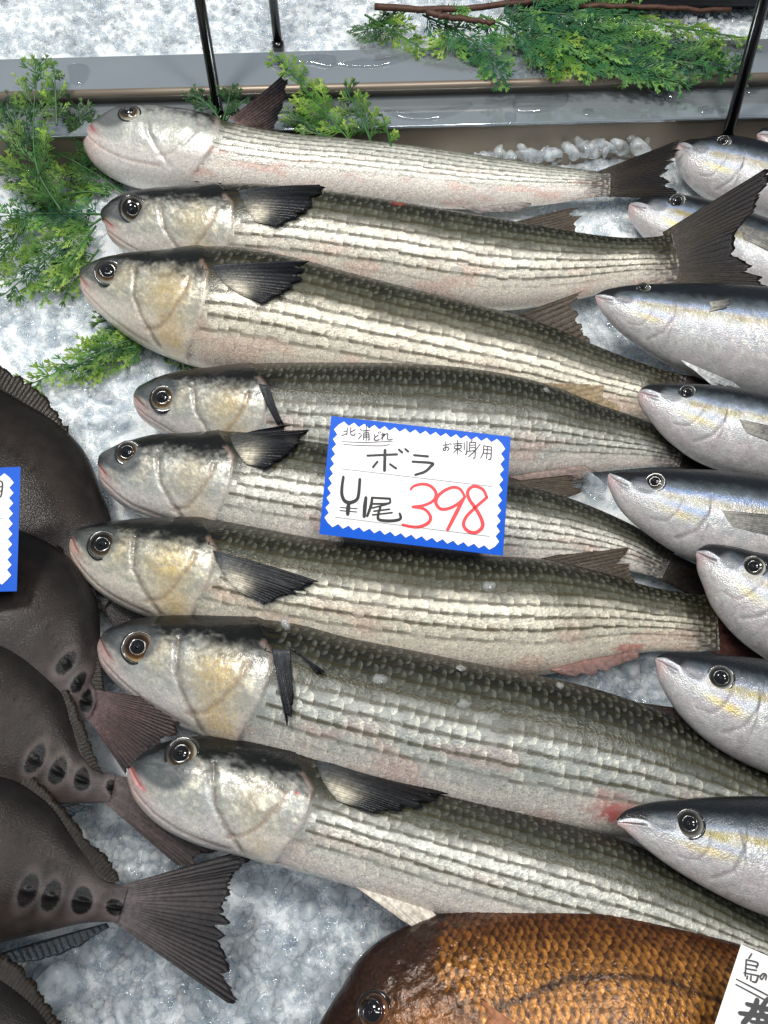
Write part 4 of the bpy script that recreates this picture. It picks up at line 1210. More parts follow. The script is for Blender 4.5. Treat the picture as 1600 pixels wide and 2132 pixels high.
gD = make_surgeon(sD, [0.060, 0.056, 0.046], 'dark surgeonfish with four black spots and broad forked tail fin spread on ice', 404, [(80, 1855, 34, 66), (123, 1866, 34, 62), (180, 1876, 40, 56), (243, 1890, 36, 34)],
                  [(-100, 1578), (-10, 1622), (50, 1668), (105, 1725), (158, 1782), (212, 1832), (240, 1838)], [(-90, 1530), (0, 1566), (75, 1622), (140, 1695), (195, 1758), (235, 1802), (249, 1836)],
                  [(248, 1845), (256, 1885), (236, 1920)], [(528, 1764), (515, 1800), (480, 1830), (470, 1890), (466, 1950), (470, 2010), (480, 2093)], afin=([(0, 1985), (100, 1955), (222, 1922)], [(12, 2008), (120, 1990), (228, 1932)]),
                  tail_kw=dict(c_base=(88, 80, 80), c_tip=(20, 18, 20), c_ray=(40, 37, 40), gamma=0.5))
gE = make_surgeon(sE, [0.066, 0.062, 0.05], 'dark surgeonfish at the melting ice edge, only its ribbed dorsal fin showing', 405, [(60, 2290, 34, 60), (100, 2300, 34, 56)],
                  [(-120, 2000), (-30, 2045), (30, 2095), (80, 2160), (120, 2220), (160, 2268)], [(-110, 1945), (0, 1982), (60, 2035), (112, 2112), (150, 2180), (190, 2262)],
                  [(186, 2280), (196, 2310), (182, 2345)], [(440, 2210), (400, 2270), (390, 2330), (400, 2400), (430, 2500)])

# ---- bronze sea bream -------------------------------------------------


class Bream:
    sg = 0.30

    def flank(s, S, V):
        B = lambda c: np.broadcast_to(lin(c), S.shape + (3,))
        n1 = fbm(S * 18, V * 6, 501, 3)
        c = mix(B((196, 150, 110)), B((176, 118, 56)), sstep(-0.6, 0.25, V + 0.2 * (n1 - 0.5)))
        c = mix(c, B((110, 62, 30)), sstep(0.45, 0.85, V + 0.2 * (n1 - 0.5)))
        c = mix(c, B((70, 40, 26)), sstep(0.80, 0.98, V))
        return c

    def skin(s, S, V):
        B = lambda c: np.broadcast_to(lin(c), S.shape + (3,))
        h = S / s.sg
        n1 = fbm(S * 40, V * 14, 502, 3); n2 = fbm(S * 220, V * 40, 503, 2)
        c = mix(B((50, 29, 21)), B((38, 24, 19)), n1)
        ck = np.exp(-(((h - 0.70) / 0.28) ** 2 + ((V + 0.05) / 0.40) ** 2))
        c = mix(c, B((170, 112, 58)), np.clip(ck * 1.3 * (0.2 + 1.1 * n2), 0, 0.9))
        c = mix(c, B((150, 120, 110)), 0.4 * sstep(0.35, 0.1, h) * sstep(0.25, -0.1, V))
        c = mix(c, B((206, 196, 200)), 0.85 * np.exp(-(((h - 1.02) / 0.05) ** 2 + ((V + 0.02) / 0.16) ** 2)) * sstep(0.3, 0.5, n2))
        c = mix(c, B((110, 30, 30)), 0.6 * sstep(0.02, 0.006, polydist(h, V * 0.6, [(0.95, 0.1), (0.98, -0.05), (0.94, -0.3), (0.88, -0.5)])))
        return mix(c, s.flank(S, V) * 0.42, sstep(-0.01, 0.02, S - s.edge(V)))

    def edge(s, V):
        return s.sg * np.interp(V, [-1, -0.4, 0.05, 0.35, 0.62, 0.9, 1.0], [0.86, 0.97, 1.02, 0.92, 0.74, 0.80, 0.84])

    def disp(s, S, V):
        h = S / s.sg
        d = 0.0016 * np.exp(-(((h - 0.28) / 0.13) ** 2 + ((V - 0.35) / 0.16) ** 2)) * 2
        d = d + 0.002 * sstep(0.05, 0.0, np.clip(0.98 - h, 0, 9)) * (h < 0.98) * sstep(0.35, 0.15, np.abs(V + 0.1))
        ll = 0.62 - 0.0 * S
        d = d + 0.0022 * (fbm(S * 70, V * 22, 505, 3) - 0.5) * (h < 1) * sstep(0.4, 0.6, h)
        return d

    def scale_col(s, S, V, p, q, rnd):
        c = s.flank(S, V)
        B = lambda k: np.broadcast_to(lin(k), c.shape)
        n = vnoise(S * 240 + rnd * 30, V * 60, 507)
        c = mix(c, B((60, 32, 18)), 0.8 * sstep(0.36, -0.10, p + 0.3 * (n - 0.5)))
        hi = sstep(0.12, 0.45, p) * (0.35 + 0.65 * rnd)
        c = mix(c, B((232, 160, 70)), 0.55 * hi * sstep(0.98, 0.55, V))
        c = mix(c, B((88, 44, 40)), 0.5 * sstep(0.55, 0.70, p))
        ll = polydist(S, V * 0.35, [(0.30, 0.115), (0.42, 0.17), (0.55, 0.185), (0.75, 0.12), (1.0, 0.0)])
        c = mix(c, B((44, 28, 22)), 0.75 * sstep(0.010, 0.004, ll))
        return c * 0.60 * (0.72 + 0.5 * rnd)[..., None]


br = Bream()
bp = [(598, 2262, 600, 2275), (608, 2212, 618, 2330), (650, 2145, 665, 2400), (735, 2042, 750, 2490), (840, 1950, 855, 2560), (970, 1898, 980, 2610), (1120, 1880, 1120, 2630), (1280, 1887, 1270, 2610), (1440, 1932, 1420, 2560), (1600, 1992, 1575, 2500), (1740, 2060, 1715, 2440),
      (1850, 2120, 1830, 2390), (1940, 2165, 1925, 2350), (2000, 2185, 1990, 2335)]
bp = [(a, b - 40 * float(sstep(640, 900, a)) * float(sstep(1900, 1500, a)), c, d) for a, b, c, d in bp]
FB = build_body(bp, [0.05, 0.06, 0.05], (0.40, 0.46, 0.42, 0.36, 0.4), 0.75, n=260, nt=150, head_frac=0.32, head_share=0.5, disp=br.disp, paint=br.skin)
bb = FB.C[120].copy(); bb[2] = 0
tb = thing('sea_bream', 'bronze gold sea bream with large scales and dark head', 'fish', bb)
mesh('body', FB.V, FB.faces, M['bream'], tb, col=FB.cv)
add_scales(FB, tb, M['bream'], br.scale_col, 0.2, lambda v: float(br.edge(v)) - 0.005, 42, 58, th0=-85, th1=86, lift=0.00035, seed=9, back_flat=1, wp=(0.72, 0.82, 0.86, 0.86, 0.74, 0.50, 0.30, 0.08))
add_eye(FB, tb, 779, 2106, 31, iris=((150, 96, 50), (96, 52, 30)), ring=(40, 28, 24), rim=1.2, pupil=0.62)
FB.thing = tb
FB.mid_plane = lambda x: (FB.C[int(np.argmin(np.abs(FB.px[:, 0] - x)))], FB.N[int(np.argmin(np.abs(FB.px[:, 0] - x)))])
dorsal(FB, 'dorsal_fin', [(1060, 1890), (1200, 1888), (1330, 1908), (1450, 1944), (1560, 1986), (1700, 2045)], [(1090, 1877), (1230, 1877), (1350, 1897), (1470, 1934), (1590, 1978), (1730, 2040)], 61, n=24, c_base=(60, 36, 28), c_tip=(52, 40, 38), c_ray=(110, 76, 56), up=0.002)
add_fin('tail_fin', tb, [(1995, 2185), (2006, 2260), (1988, 2336)], [(2200, 2130), (2130, 2230), (2120, 2270), (2130, 2330), (2190, 2440)], plane=(FB.C[-1], FB.N[-1]), rays_n=20, seed=62, c_base=(110, 62, 40), c_tip=(80, 50, 40), c_ray=(130, 80, 50))
add_fin('pectoral_fin', tb, [(1000, 2080), (1015, 2110), (1020, 2150)], [(1260, 2260), (1230, 2290), (1160, 2300)], F=FB, seed=63, rays_n=12, c_base=(150, 100, 70), c_tip=(140, 90, 66), c_ray=(180, 130, 96))

# ------------------------------------------------------------------ price cards


def ribbon(pts3, n, w, taper=(0.75, 1.0, 0.8)):
    """marker stroke lying on a plane of normal n"""
    pts3 = np.asarray(pts3)
    m = len(pts3)
    T = unit(np.gradient(pts3, axis=0)); S = np.cross(n, T)
    t = np.linspace(0, 1, m)
    ww = w * np.interp(t, [0, 0.5, 1], taper) / 2
    # rounded ends
    a = pts3[0] - T[0] * ww[0] * 0.8; b = pts3[-1] + T[-1] * ww[-1] * 0.8
    P_ = np.vstack([a, pts3, b]); S_ = np.vstack([S[0], S, S[-1]]); W = np.r_[ww[0] * 0.45, ww, ww[-1] * 0.45]
    V = np.stack([P_ + S_ * W[:, None], P_ - S_ * W[:, None]], 1).reshape(-1, 3)
    k = np.arange(len(P_) - 1)
    f = np.stack([2 * k, 2 * k + 1, 2 * k + 3, 2 * k + 2], 1)
    return V, f


def polyfan(pts, c, n, d):
    """flat star-shaped polygon with a thickness"""
    pts = np.asarray(pts); m = len(pts)
    V = np.vstack([pts, c[None], pts - n * d])
    j = np.arange(m); j2 = (j + 1) % m
    return V, [np.stack([np.full(m, m), j, j2], 1), np.stack([j2, j, m + 1 + j, m + 1 + j2], 1)]


def zigzag(c4, nx, ny, amp):
    """zigzag rectangle in px from four inner corners"""
    out = []
    cs = [np.array(c, float) for c in c4]
    cen = sum(cs) / 4
    for i, n in zip(range(4), (nx, ny, nx, ny)):
        a, b = cs[i], cs[(i + 1) % 4]
        d = (b - a) / np.linalg.norm(b - a); nrm = np.array([d[1], -d[0]])
        if np.dot(nrm, (a + b) / 2 - cen) < 0:
            nrm = -nrm
        for k in range(n):
            out.append(a + (b - a) * (k / n) + nrm * 0)
            out.append(a + (b - a) * ((k + 0.5) / n) + nrm * amp)
    return np.array(out)


def px_stroke(st, conv):
    st = np.array(st, float)
    return st


def make_card(name, label, corners, z, facing, inner=None, teeth=(0, 0), amp=0, strokes=(), lines=(), blue=True, group=None, stick=None):
    """corners px TL,TR,BR,BL; strokes: (points px, width px, material)"""
    cen = np.mean(corners, 0)
    c3 = P(cen[0], cen[1], z)
    n = unit((1 - facing) * np.array([0, 0, 1.0]) + facing * unit(CAM - c3))
    pl = lambda pts, h=0.0: on_plane(np.array(pts)[:, 0], np.array(pts)[:, 1], c3 + n * h, n)
    sc = np.linalg.norm(c3 - CAM) / PF
    t = thing(name, label, 'price card', pl([corners[3]])[0], group)
    q = pl(corners)
    V = np.vstack([q, q - n * 0.0012])
    f = np.array([[3, 2, 1, 0], [4, 5, 6, 7], [0, 1, 5, 4], [1, 2, 6, 5], [2, 3, 7, 6], [3, 0, 4, 7]])
    mesh('board', V, f, M['blue_card'] if blue else M['white_card'], t, smooth=False)
    if inner is not None:
        z2 = zigzag(inner, teeth[0], teeth[1], amp)
        pp = pl(z2, 0.0003)
        V, f = polyfan(pp, pp.mean(0), n, 0.00025)
        mesh('white_panel', V, f, M['white_card'], t, smooth=False)
    groups = {}
    for k, (pts, w, m, nm) in enumerate(strokes):
        pts = np.array(pts, float)
        if len(pts) > 2:
            pts = catmull(pts, 6 * len(pts))
        V, ff = ribbon(pl(pts, 0.00055 + 0.000012 * (k % 20)), n, w * sc)
        groups.setdefault((nm, m), []).append((V, ff))
    for (nm, m), parts in groups.items():
        V, ff = join(parts)
        mesh(nm, V, ff, M[m], t, smooth=False)
    if stick:
        a = pl([stick[0]], -0.002)[0]; b = a + np.array(stick[1])
        V, ff = tube(np.array([a, b]), 0.0012, 8)
        mesh('stand', V, ff, M['dark'], t)
    return t


def Zc(pts):            # coordinates read on the enlarged card -> photo pixels
    return [(650 + x / 3.721, 850 + y / 3.721) for x, y in pts]


ST = []


def S_(pts, w, m='ink', nm='lettering'):
    ST.append((Zc(pts), w / 3.721, m, nm))


thin = 9
for s in ([(276, 150), (270, 205)], [(246, 180), (273, 174)], [(230, 212), (272, 194)], [(300, 150), (300, 198), (312, 207), (331, 205), (333, 190)], [(336, 164), (303, 182)],
          [(372, 160), (386, 171)], [(362, 190), (376, 199)], [(358, 238), (386, 206)], [(394, 174), (446, 171)], [(420, 132), (420, 248)], [(401, 190), (398, 242)], [(401, 190), (440, 188)], [(441, 188), (443, 240), (436, 244)], [(402, 206), (441, 204)], [(402, 222), (441, 221)], [(434, 140), (449, 151)],
          [(480, 198), (490, 224)], [(514, 205), (484, 230), (484, 243), (500, 247), (523, 241)], [(513, 184), (520, 194)], [(526, 178), (533, 188)],
          [(548, 188), (548, 246)], [(534, 208), (562, 199), (533, 238)], [(552, 222), (574, 198), (588, 200), (584, 232), (598, 244), (624, 238)]):
    S_(s, thin)
S_([(232, 258), (420, 263), (625, 254)], 6); S_([(245, 280), (420, 289), (560, 289), (600, 276)], 6)
for s in ([(1016, 286), (1062, 280)], [(1037, 257), (1037, 318), (1022, 326), (1018, 313), (1042, 300), (1062, 310), (1050, 329)], [(1066, 268), (1080, 282)],
          [(1094, 276), (1166, 270)], [(1130, 244), (1128, 355)], [(1105, 291), (1106, 313)], [(1105, 291), (1154, 287), (1155, 308)], [(1106, 313), (1155, 309)], [(1128, 313), (1098, 342)], [(1132, 313), (1160, 335)], [(1180, 265), (1180, 320)], [(1202, 250), (1199, 345), (1186, 356)],
          [(1242, 243), (1232, 262)], [(1221, 265), (1221, 331)], [(1221, 265), (1268, 262)], [(1268, 262), (1264, 374), (1248, 386)], [(1223, 286), (1265, 283)], [(1223, 306), (1265, 303)], [(1208, 334), (1268, 325)], [(1304, 276), (1262, 330), (1213, 376)],
          [(1331, 289), (1328, 342), (1307, 386)], [(1331, 289), (1392, 300)], [(1393, 300), (1386, 388), (1368, 397)], [(1329, 316), (1390, 323)], [(1326, 346), (1388, 352)], [(1362, 294), (1353, 390)]):
    S_(s, thin)
big = 30
for s in ([(428, 366), (660, 356)], [(566, 322), (562, 482)], [(508, 412), (472, 456)], [(604, 432), (652, 465)], [(672, 318), (700, 342)], [(722, 314), (746, 334)], [(790, 362), (900, 372)]):
    S_(s, big if len(s) == 2 and s[0][0] < 660 and abs(s[0][0] - s[1][0]) < 10 else 22)
S_([(778, 412), (930, 424), (918, 452), (875, 490), (800, 515)], 22)
S_([(243, 530), (232, 610), (232, 670), (252, 715), (292, 730), (340, 712), (360, 672), (371, 548)], 28)
S_([(285, 735), (280, 775), (276, 822)], 34); S_([(220, 768), (350, 778)], 10); S_([(217, 792), (347, 803)], 10)
S_([(418, 690), (410, 760), (404, 840)], 32)
for s, w in (([(466, 690), (458, 750), (428, 836)], 24), ([(466, 692), (606, 700)], 22), ([(606, 700), (594, 736), (470, 740)], 18), ([(578, 745), (468, 772)], 16), ([(478, 797), (602, 781)], 16), ([(468, 826), (622, 808)], 16), ([(530, 765), (512, 830), (520, 862), (590, 872), (660, 866), (688, 850), (680, 815)], 24)):
    S_(s, w)
S_([(765, 628), (790, 602), (860, 586), (925, 606), (962, 660), (940, 715), (870, 750), (780, 763)], 24, 'red_ink', 'price_digit')
S_([(780, 763), (870, 780), (918, 838), (900, 888), (830, 918), (765, 916), (702, 902)], 26, 'red_ink', 'price_digit')
S_([(1186, 686), (1150, 628), (1095, 611), (1022, 640), (970, 690), (962, 738), (1000, 780), (1070, 772), (1140, 732), (1186, 686)], 26, 'red_ink', 'price_digit')
S_([(1180, 690), (1120, 806), (1050, 942)], 30, 'red_ink', 'price_digit')
S_([(1356, 688), (1322, 626), (1252, 604), (1208, 642), (1218, 702), (1268, 775), (1314, 860), (1320, 920), (1270, 962), (1212, 952), (1175, 905), (1195, 842), (1262, 772), (1356, 690)], 28, 'red_ink', 'price_digit')
S_([(220, 467), (1396, 605)], 3.5, 'ink', 'upper_rule'); S_([(180, 843), (1376, 992)], 3.5, 'ink', 'lower_rule')
make_card('price_card', 'white price card with blue zigzag border and red 398 propped on the mullets', [(690, 866), (1064, 909), (1048, 1157), (665, 1112)], 0.084, 0.82,
          inner=Zc([(205, 128), (1470, 272), (1418, 1072), (122, 886)]), teeth=(16, 10), amp=30 / 3.721, strokes=ST, stick=((860, 1090), (0.0, 0.01, -0.055)))

# the card cut off at the left
lst = [([(-14, 1005), (4, 1003), (2, 1032), (-6, 1034)], 3, 'ink', 'lettering'), ([(-14, 1015), (3, 1013)], 3, 'ink', 'lettering'), ([(-14, 1024), (3, 1022)], 3, 'ink', 'lettering'), ([(-120, 1080), (6, 1080)], 1, 'ink', 'upper_rule'), ([(-120, 1188), (0, 1186)], 1, 'ink', 'lower_rule')]
make_card('price_card', 'white price card with blue zigzag border cut off beside the dark surgeonfish', [(-340, 985), (43, 972), (35, 1231), (-345, 1240)], 0.105, 0.75,
          inner=[(-320, 1006), (20, 994), (14, 1208), (-326, 1218)], teeth=(16, 10), amp=9, strokes=lst, stick=((-150, 1180), (0.0, 0.01, -0.06)))


def Z8(pts):
    return [(800 + x / 2, 1580 + y / 2) for x, y in pts]


b3 = []
for s, w in (([(1533, 812), (1520, 832)], 3), ([(1510, 836), (1505, 905)], 3), ([(1512, 838), (1556, 850), (1552, 872)], 3), ([(1510, 856), (1552, 864)], 3), ([(1508, 874), (1552, 882)], 3), ([(1500, 892), (1562, 904)], 3), ([(1560, 905), (1550, 930), (1535, 928)], 3), ([(1515, 905), (1512, 918)], 3), ([(1530, 905), (1528, 925)], 3), ([(1588, 900), (1574, 920), (1568, 908), (1582, 895), (1594, 902), (1590, 922)], 2.5),
             ([(1468, 918), (1560, 965), (1640, 1008)], 2.6), ([(1466, 940), (1560, 990), (1640, 1034)], 2.6),
             ([(1512, 1022), (1580, 1040), (1640, 1050)], 8), ([(1482, 1060), (1580, 1072), (1640, 1080)], 8), ([(1556, 1004), (1540, 1050), (1496, 1104)], 9), ([(1570, 1050), (1600, 1090), (1640, 1110)], 9), ([(1600, 1000), (1578, 1030)], 8), ([(1560, 1070), (1556, 1130)], 8), ([(1530, 1096), (1640, 1106)], 7)):
    b3.append((Z8(s), w, 'ink', 'lettering'))
make_card('price_card', 'plain white handwritten card resting on the bronze sea bream', [(1544, 1967), (1900, 2120), (1830, 2400), (1455, 2236)], 0.115, 0.8, strokes=b3, blue=False, stick=((1650, 2250), (0.0, 0.01, -0.05)))

# ------------------------------------------------------------------ black rods
nad = rays(870, 2703)
for (bx, by, z, r, ln, lb) in ((458, 250, Z_FL + 0.001, 0.0046, 0.46, 'gloss black rod standing behind the belly up mullet'), (580, 100, 0.050, 0.0042, 0.46, 'gloss black rod standing in the rear ice behind the steel rail'), (1512, 296, 0.030, 0.0050, 0.46, 'gloss black rod standing beside the far yellowtail snout')):
    a = P(bx, by, z)
    b = a - nad * ln
    V, f = tube(np.array([a, b]), r, 16)
    t = thing('black_rod', lb, 'rod', a, 'black rods of the display stand')
    mesh('shaft', V, f, M['rod'], t)
    V, f = tube(np.array([a + nad * 0.002, a - nad * 0.006]), r * 1.35, 16)
    mesh('foot_collar', V, f, M['rod'], t)

# ------------------------------------------------------------------ cypress sprigs


class Leaves:
    def __init__(s):
        s.a = []; s.b = []; s.w = []; s.n = []; s.c = []

    def add(s, a, b, w, n, c):
        s.a.append(a); s.b.append(b); s.w.append(w); s.n.append(n); s.c.append(c)

    def build(s, name, parent):
        a = np.array(s.a); b = np.array(s.b); w = np.array(s.w)[:, None]; n = unit(np.array(s.n)); c = np.array(s.c)
        T = unit(b - a); S = unit(np.cross(n, T)); n = np.cross(T, S)
        L = np.linalg.norm(b - a, axis=1)[:, None]
        th = 0.45
        V = np.stack([a + S * w * 0.35, a - S * w * 0.35, a + n * w * 0.2,
                      a + T * L * 0.62 + S * w * 0.5, a + T * L * 0.62 - S * w * 0.5, a + T * L * 0.6 + n * w * th, a + T * L * 0.6 - n * w * 0.3, b], 1)
        F = np.array([[0, 3, 5], [0, 5, 2], [2, 5, 4], [2, 4, 1], [3, 7, 5], [5, 7, 4], [0, 1, 6], [0, 6, 3], [1, 4, 6], [3, 6, 7], [6, 4, 7]])
        m = len(a)
        faces = (F[None] + (np.arange(m) * 8)[:, None, None]).reshape(-1, 3)
        col = np.repeat(c[:, None], 8, 1).copy()
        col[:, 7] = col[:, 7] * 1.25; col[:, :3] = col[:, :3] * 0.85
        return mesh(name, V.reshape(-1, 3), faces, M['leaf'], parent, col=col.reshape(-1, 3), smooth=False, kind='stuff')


def rotv(v, ax, a):
    ax = unit(ax)
    return v * math.cos(a) + np.cross(ax, v) * math.sin(a) + ax * np.dot(ax, v) * (1 - math.cos(a))


def frond(LV, stems, axis_px, z, plen_px, cols, seed, spacing=0.0082, dens=0.95):
    rg = np.random.default_rng(seed)
    zz = np.linspace(z[0], z[1], len(axis_px))
    pts = np.array([P(x, y, q) for (x, y), q in zip(axis_px, zz)])
    pts = catmull(pts, 40)
    L = np.r_[0, np.cumsum(np.linalg.norm(np.diff(pts, axis=0), axis=1))]
    tot = L[-1]
    stems.append((pts, np.linspace(0.0011, 0.0005, 40)))
    sc = np.linalg.norm(pts[20] - CAM) / PF
    plen = plen_px * sc * 1.5
    n0 = unit(0.5 * np.array([0, 0, 1.0]) + 0.5 * unit(CAM - pts[20]) + 0.25 * rg.standard_normal(3))
    d = 0.006; side = 1
    c0, c1, c2 = [lin(c) for c in cols]
    while d < tot:
        t = d / tot
        p = np.array([np.interp(d, L, pts[:, k]) for k in range(3)])
        i = min(int(t * 39), 38); T = unit(pts[i + 1] - pts[i])
        side = -side
        prof = (0.55 + 0.45 * math.sin(math.pi * min(1, 0.15 + t))) * (1 - 0.55 * t ** 2)
        ln = plen * prof * rg.uniform(0.75, 1.2)
        n = unit(n0 + 0.16 * rg.standard_normal(3))
        D = unit(rotv(T, n, side * rg.uniform(0.55, 0.95)))
        # a pinna: short axis with pinnules either side, each a little spray of blades
        q = 0.0; k = 0
        shade = rg.random()
        base = c0 * (1 - shade) + c1 * shade
        pp = p.copy(); Dp = D.copy()
        step = 0.0034
        while q < ln:
            fr = q / ln
            nxt = pp + Dp * step
            colr = (base * (1 - fr ** 2) + c2 * fr ** 2) * rg.uniform(0.75, 1.25)
            LV.add(pp, nxt + Dp * 0.0006, 0.0013, n, colr)
            for s2 in (-1, 1):
                if rg.random() > 0.92 * dens:
                    continue
                pl = (0.0095 * (1 - 0.6 * fr) + 0.003) * rg.uniform(0.7, 1.2) * min(1.2, plen / 0.02)
                d2 = unit(rotv(Dp, n + 0.12 * rg.standard_normal(3), s2 * rg.uniform(0.42, 0.68)))
                m1 = pp + d2 * pl * 0.55
                LV.add(pp, m1 + d2 * 0.0005, 0.0013, n, colr)
                LV.add(m1, pp + d2 * pl + np.array([0, 0, rg.normal(0, 0.0006)]), 0.0013, n, colr * 1.05)
                for s3 in (-1, 1):
                    d3 = unit(rotv(d2, n, s3 * rg.uniform(0.38, 0.6)))
                    LV.add(m1, m1 + d3 * pl * rg.uniform(0.35, 0.55), 0.0013, n, colr * rg.uniform(0.9, 1.2))
            pp = nxt; Dp = unit(Dp + 0.12 * T * 1 + 0.05 * rg.standard_normal(3) * np.array([1, 1, 0.5])); q += step; k += 1
        d += spacing * rg.uniform(0.7, 1.2) / dens


GREEN = ((28, 66, 38), (60, 100, 44), (122, 152, 66))
DARK = ((22, 52, 36), (40, 76, 40), (70, 100, 50))
BRIGHT = ((48, 92, 40), (90, 130, 50), (146, 172, 78))
BLUISH = ((34, 80, 58), (56, 106, 62), (110, 152, 72))


def sprig(label, loc_px, axes, woody=(), group='plastic cypress sprigs'):
    base = P(loc_px[0], loc_px[1], loc_px[2])
    t = thing('cypress_sprig', label, 'sprig', base, group)
    LV = Leaves(); stems = []
    for i, (ax, z, pl, cols) in enumerate(axes):
        frond(LV, stems, ax, z, pl, cols, int(abs(ax[0][0] * 7 + ax[0][1] * 13 + i)) + 5)
    LV.build('foliage', t)
    V, f = join([tube(p, r, 6) for p, r in stems])
    m = mesh('stem', V, f, M['leaf'], t, col=np.broadcast_to(lin((52, 92, 44)), V.shape))
    for k, (ax, z, r) in enumerate(woody):
        pts = catmull(np.array([P(x, y, z) for x, y in ax]), 30)
        pts = pts + 0.0008 * np.random.default_rng(k).standard_normal(pts.shape)
        V, f = tube(pts, np.linspace(r, r * 0.7, 30), 8)
        mesh('twig', V, f, M['wood'], t)


sprig('green plastic cypress sprig fanning out left of the mullet snouts', (215, 445, 0.0), [
    ([(128, 440), (78, 352), (70, 240), (82, 128)], (0.03, 0.085), 44, GREEN),
    ([(130, 445), (60, 380), (-20, 320)], (0.02, 0.02), 46, GREEN),
    ([(78, 350), (40, 280), (12, 215)], (0.045, 0.07), 34, DARK),
    ([(262, 405), (180, 350), (85, 300)], (0.008, 0.03), 42, GREEN),
    ([(225, 372), (190, 300), (160, 222)], (0.008, 0.056), 34, DARK),
    ([(215, 446), (110, 444), (-30, 452)], (0.02, 0.016), 44, BLUISH),
    ([(210, 455), (120, 520), (10, 612)], (0.018, 0.012), 48, GREEN),
    ([(200, 470), (140, 550), (88, 628)], (0.018, 0.012), 42, BRIGHT),
    ([(230, 405), (165, 400), (70, 430)], (0.008, 0.014), 44, BRIGHT),
    ([(70, 440), (30, 500), (-30, 560)], (0.014, 0.012), 44, GREEN),
    ([(118, 260), (116, 200), (112, 135)], (0.06, 0.085), 20, GREEN),
    ([(205, 520), (175, 560), (135, 612)], (0.014, 0.010), 32, BRIGHT)])
sprig('bright yellow green cypress sprig lying on ice by the golden mullet jaw', (330, 720, 0.0), [
    ([(330, 712), (200, 742), (58, 802)], (0.016, 0.010), 46, BRIGHT),
    ([(320, 718), (262, 692), (205, 652)], (0.016, 0.012), 34, GREEN),
    ([(320, 700), (250, 715), (160, 760)], (0.02, 0.014), 40, GREEN),
    ([(330, 725), (380, 745), (432, 772)], (0.012, 0.010), 28, GREEN)])
sprig('leafy green cypress sprig standing behind the raised fin of the pale mullet', (720, 300, 0.02), [
    ([(735, 300), (668, 222), (578, 116)], (0.047, 0.066), 38, BRIGHT),
    ([(775, 300), (750, 240), (718, 182)], (0.050, 0.066), 32, GREEN),
    ([(700, 300), (650, 262), (592, 232)], (0.048, 0.050), 34, GREEN),
    ([(815, 305), (806, 270), (795, 235)], (0.052, 0.058), 20, BRIGHT)])
sprig('small dark green cypress tip at the foot of the left black rod', (456, 250, 0.02), [
    ([(460, 250), (430, 215), (392, 194)], (0.056, 0.07), 26, DARK),
    ([(465, 250), (475, 215), (480, 180)], (0.056, 0.075), 22, DARK),
    ([(470, 250), (490, 225), (512, 206)], (0.056, 0.066), 20, DARK)])
sprig('large blue green cypress branch with brown twigs draped over the steel rail', (1100, 10, 0.06), [
    ([(850, 20), (800, 50), (735, 66)], (0.07, 0.064), 34, DARK),
    ([(760, 30), (830, 70), (880, 102)], (0.07, 0.064), 30, BRIGHT),
    ([(880, 30), (980, 80), (1050, 160)], (0.075, 0.066), 50, BLUISH),
    ([(1000, 30), (1080, 70), (1145, 150)], (0.078, 0.066), 46, BLUISH),
    ([(1050, 25), (1160, 80), (1250, 158)], (0.08, 0.066), 52, BLUISH),
    ([(1100, 40), (1260, 95), (1400, 155)], (0.08, 0.066), 52, BLUISH),
    ([(1180, 60), (1380, 120), (1560, 150)], (0.076, 0.064), 44, BLUISH),
    ([(1240, 25), (1400, 55), (1560, 80)], (0.08, 0.07), 36, BRIGHT),
    ([(960, 40), (940, 80), (910, 100)], (0.07, 0.066), 36, BRIGHT),
    ([(1080, 20), (1200, 30), (1330, 30)], (0.085, 0.08), 46, BLUISH),
    ([(1350, 60), (1430, 110), (1540, 128)], (0.07, 0.066), 34, DARK),
    ([(1120, 70), (1170, 110), (1160, 160)], (0.074, 0.066), 36, BRIGHT),
    ([(1200, 90), (1300, 140), (1420, 172)], (0.07, 0.065), 32, BLUISH)],
    woody=[([(780, 14), (950, 18), (1100, 6), (1300, 14), (1520, 22)], 0.084, 0.0030), ([(890, 26), (950, 36), (1030, 46)], 0.084, 0.0030)])

# ------------------------------------------------------------------ water on the steel
def puddle(poly, z, label, h=0.0022):
    pts = resample(poly + [poly[0]], 41)[:-1]
    ctr = pts.mean(0)
    rings = []
    for k, (f, hh) in enumerate(((1.0, 0.0), (0.97, 0.55), (0.9, 0.9), (0.7, 1.0), (0.35, 1.0))):
        q = ctr + (pts - ctr) * f
        g = P(q[:, 0], q[:, 1], z + 0.0003); g[:, 2] += hh * h
        rings.append(g)
    V = np.array(rings).reshape(-1, 3); c = P(ctr[0], ctr[1], z + 0.0003 + h)
    V = np.vstack([V, c]); n = 40
    j = np.arange(n); j2 = (j + 1) % n
    f = [gridfaces(5, n, True)[:, ::-1], np.stack([4 * n + j2, 4 * n + j, np.full(n, 5 * n)], 1)]
    o = mesh('water_puddle', V, f, M['water'], origin=P(ctr[0], ctr[1], z))
    return tag(o, label, 'water', 'water puddles on the steel')


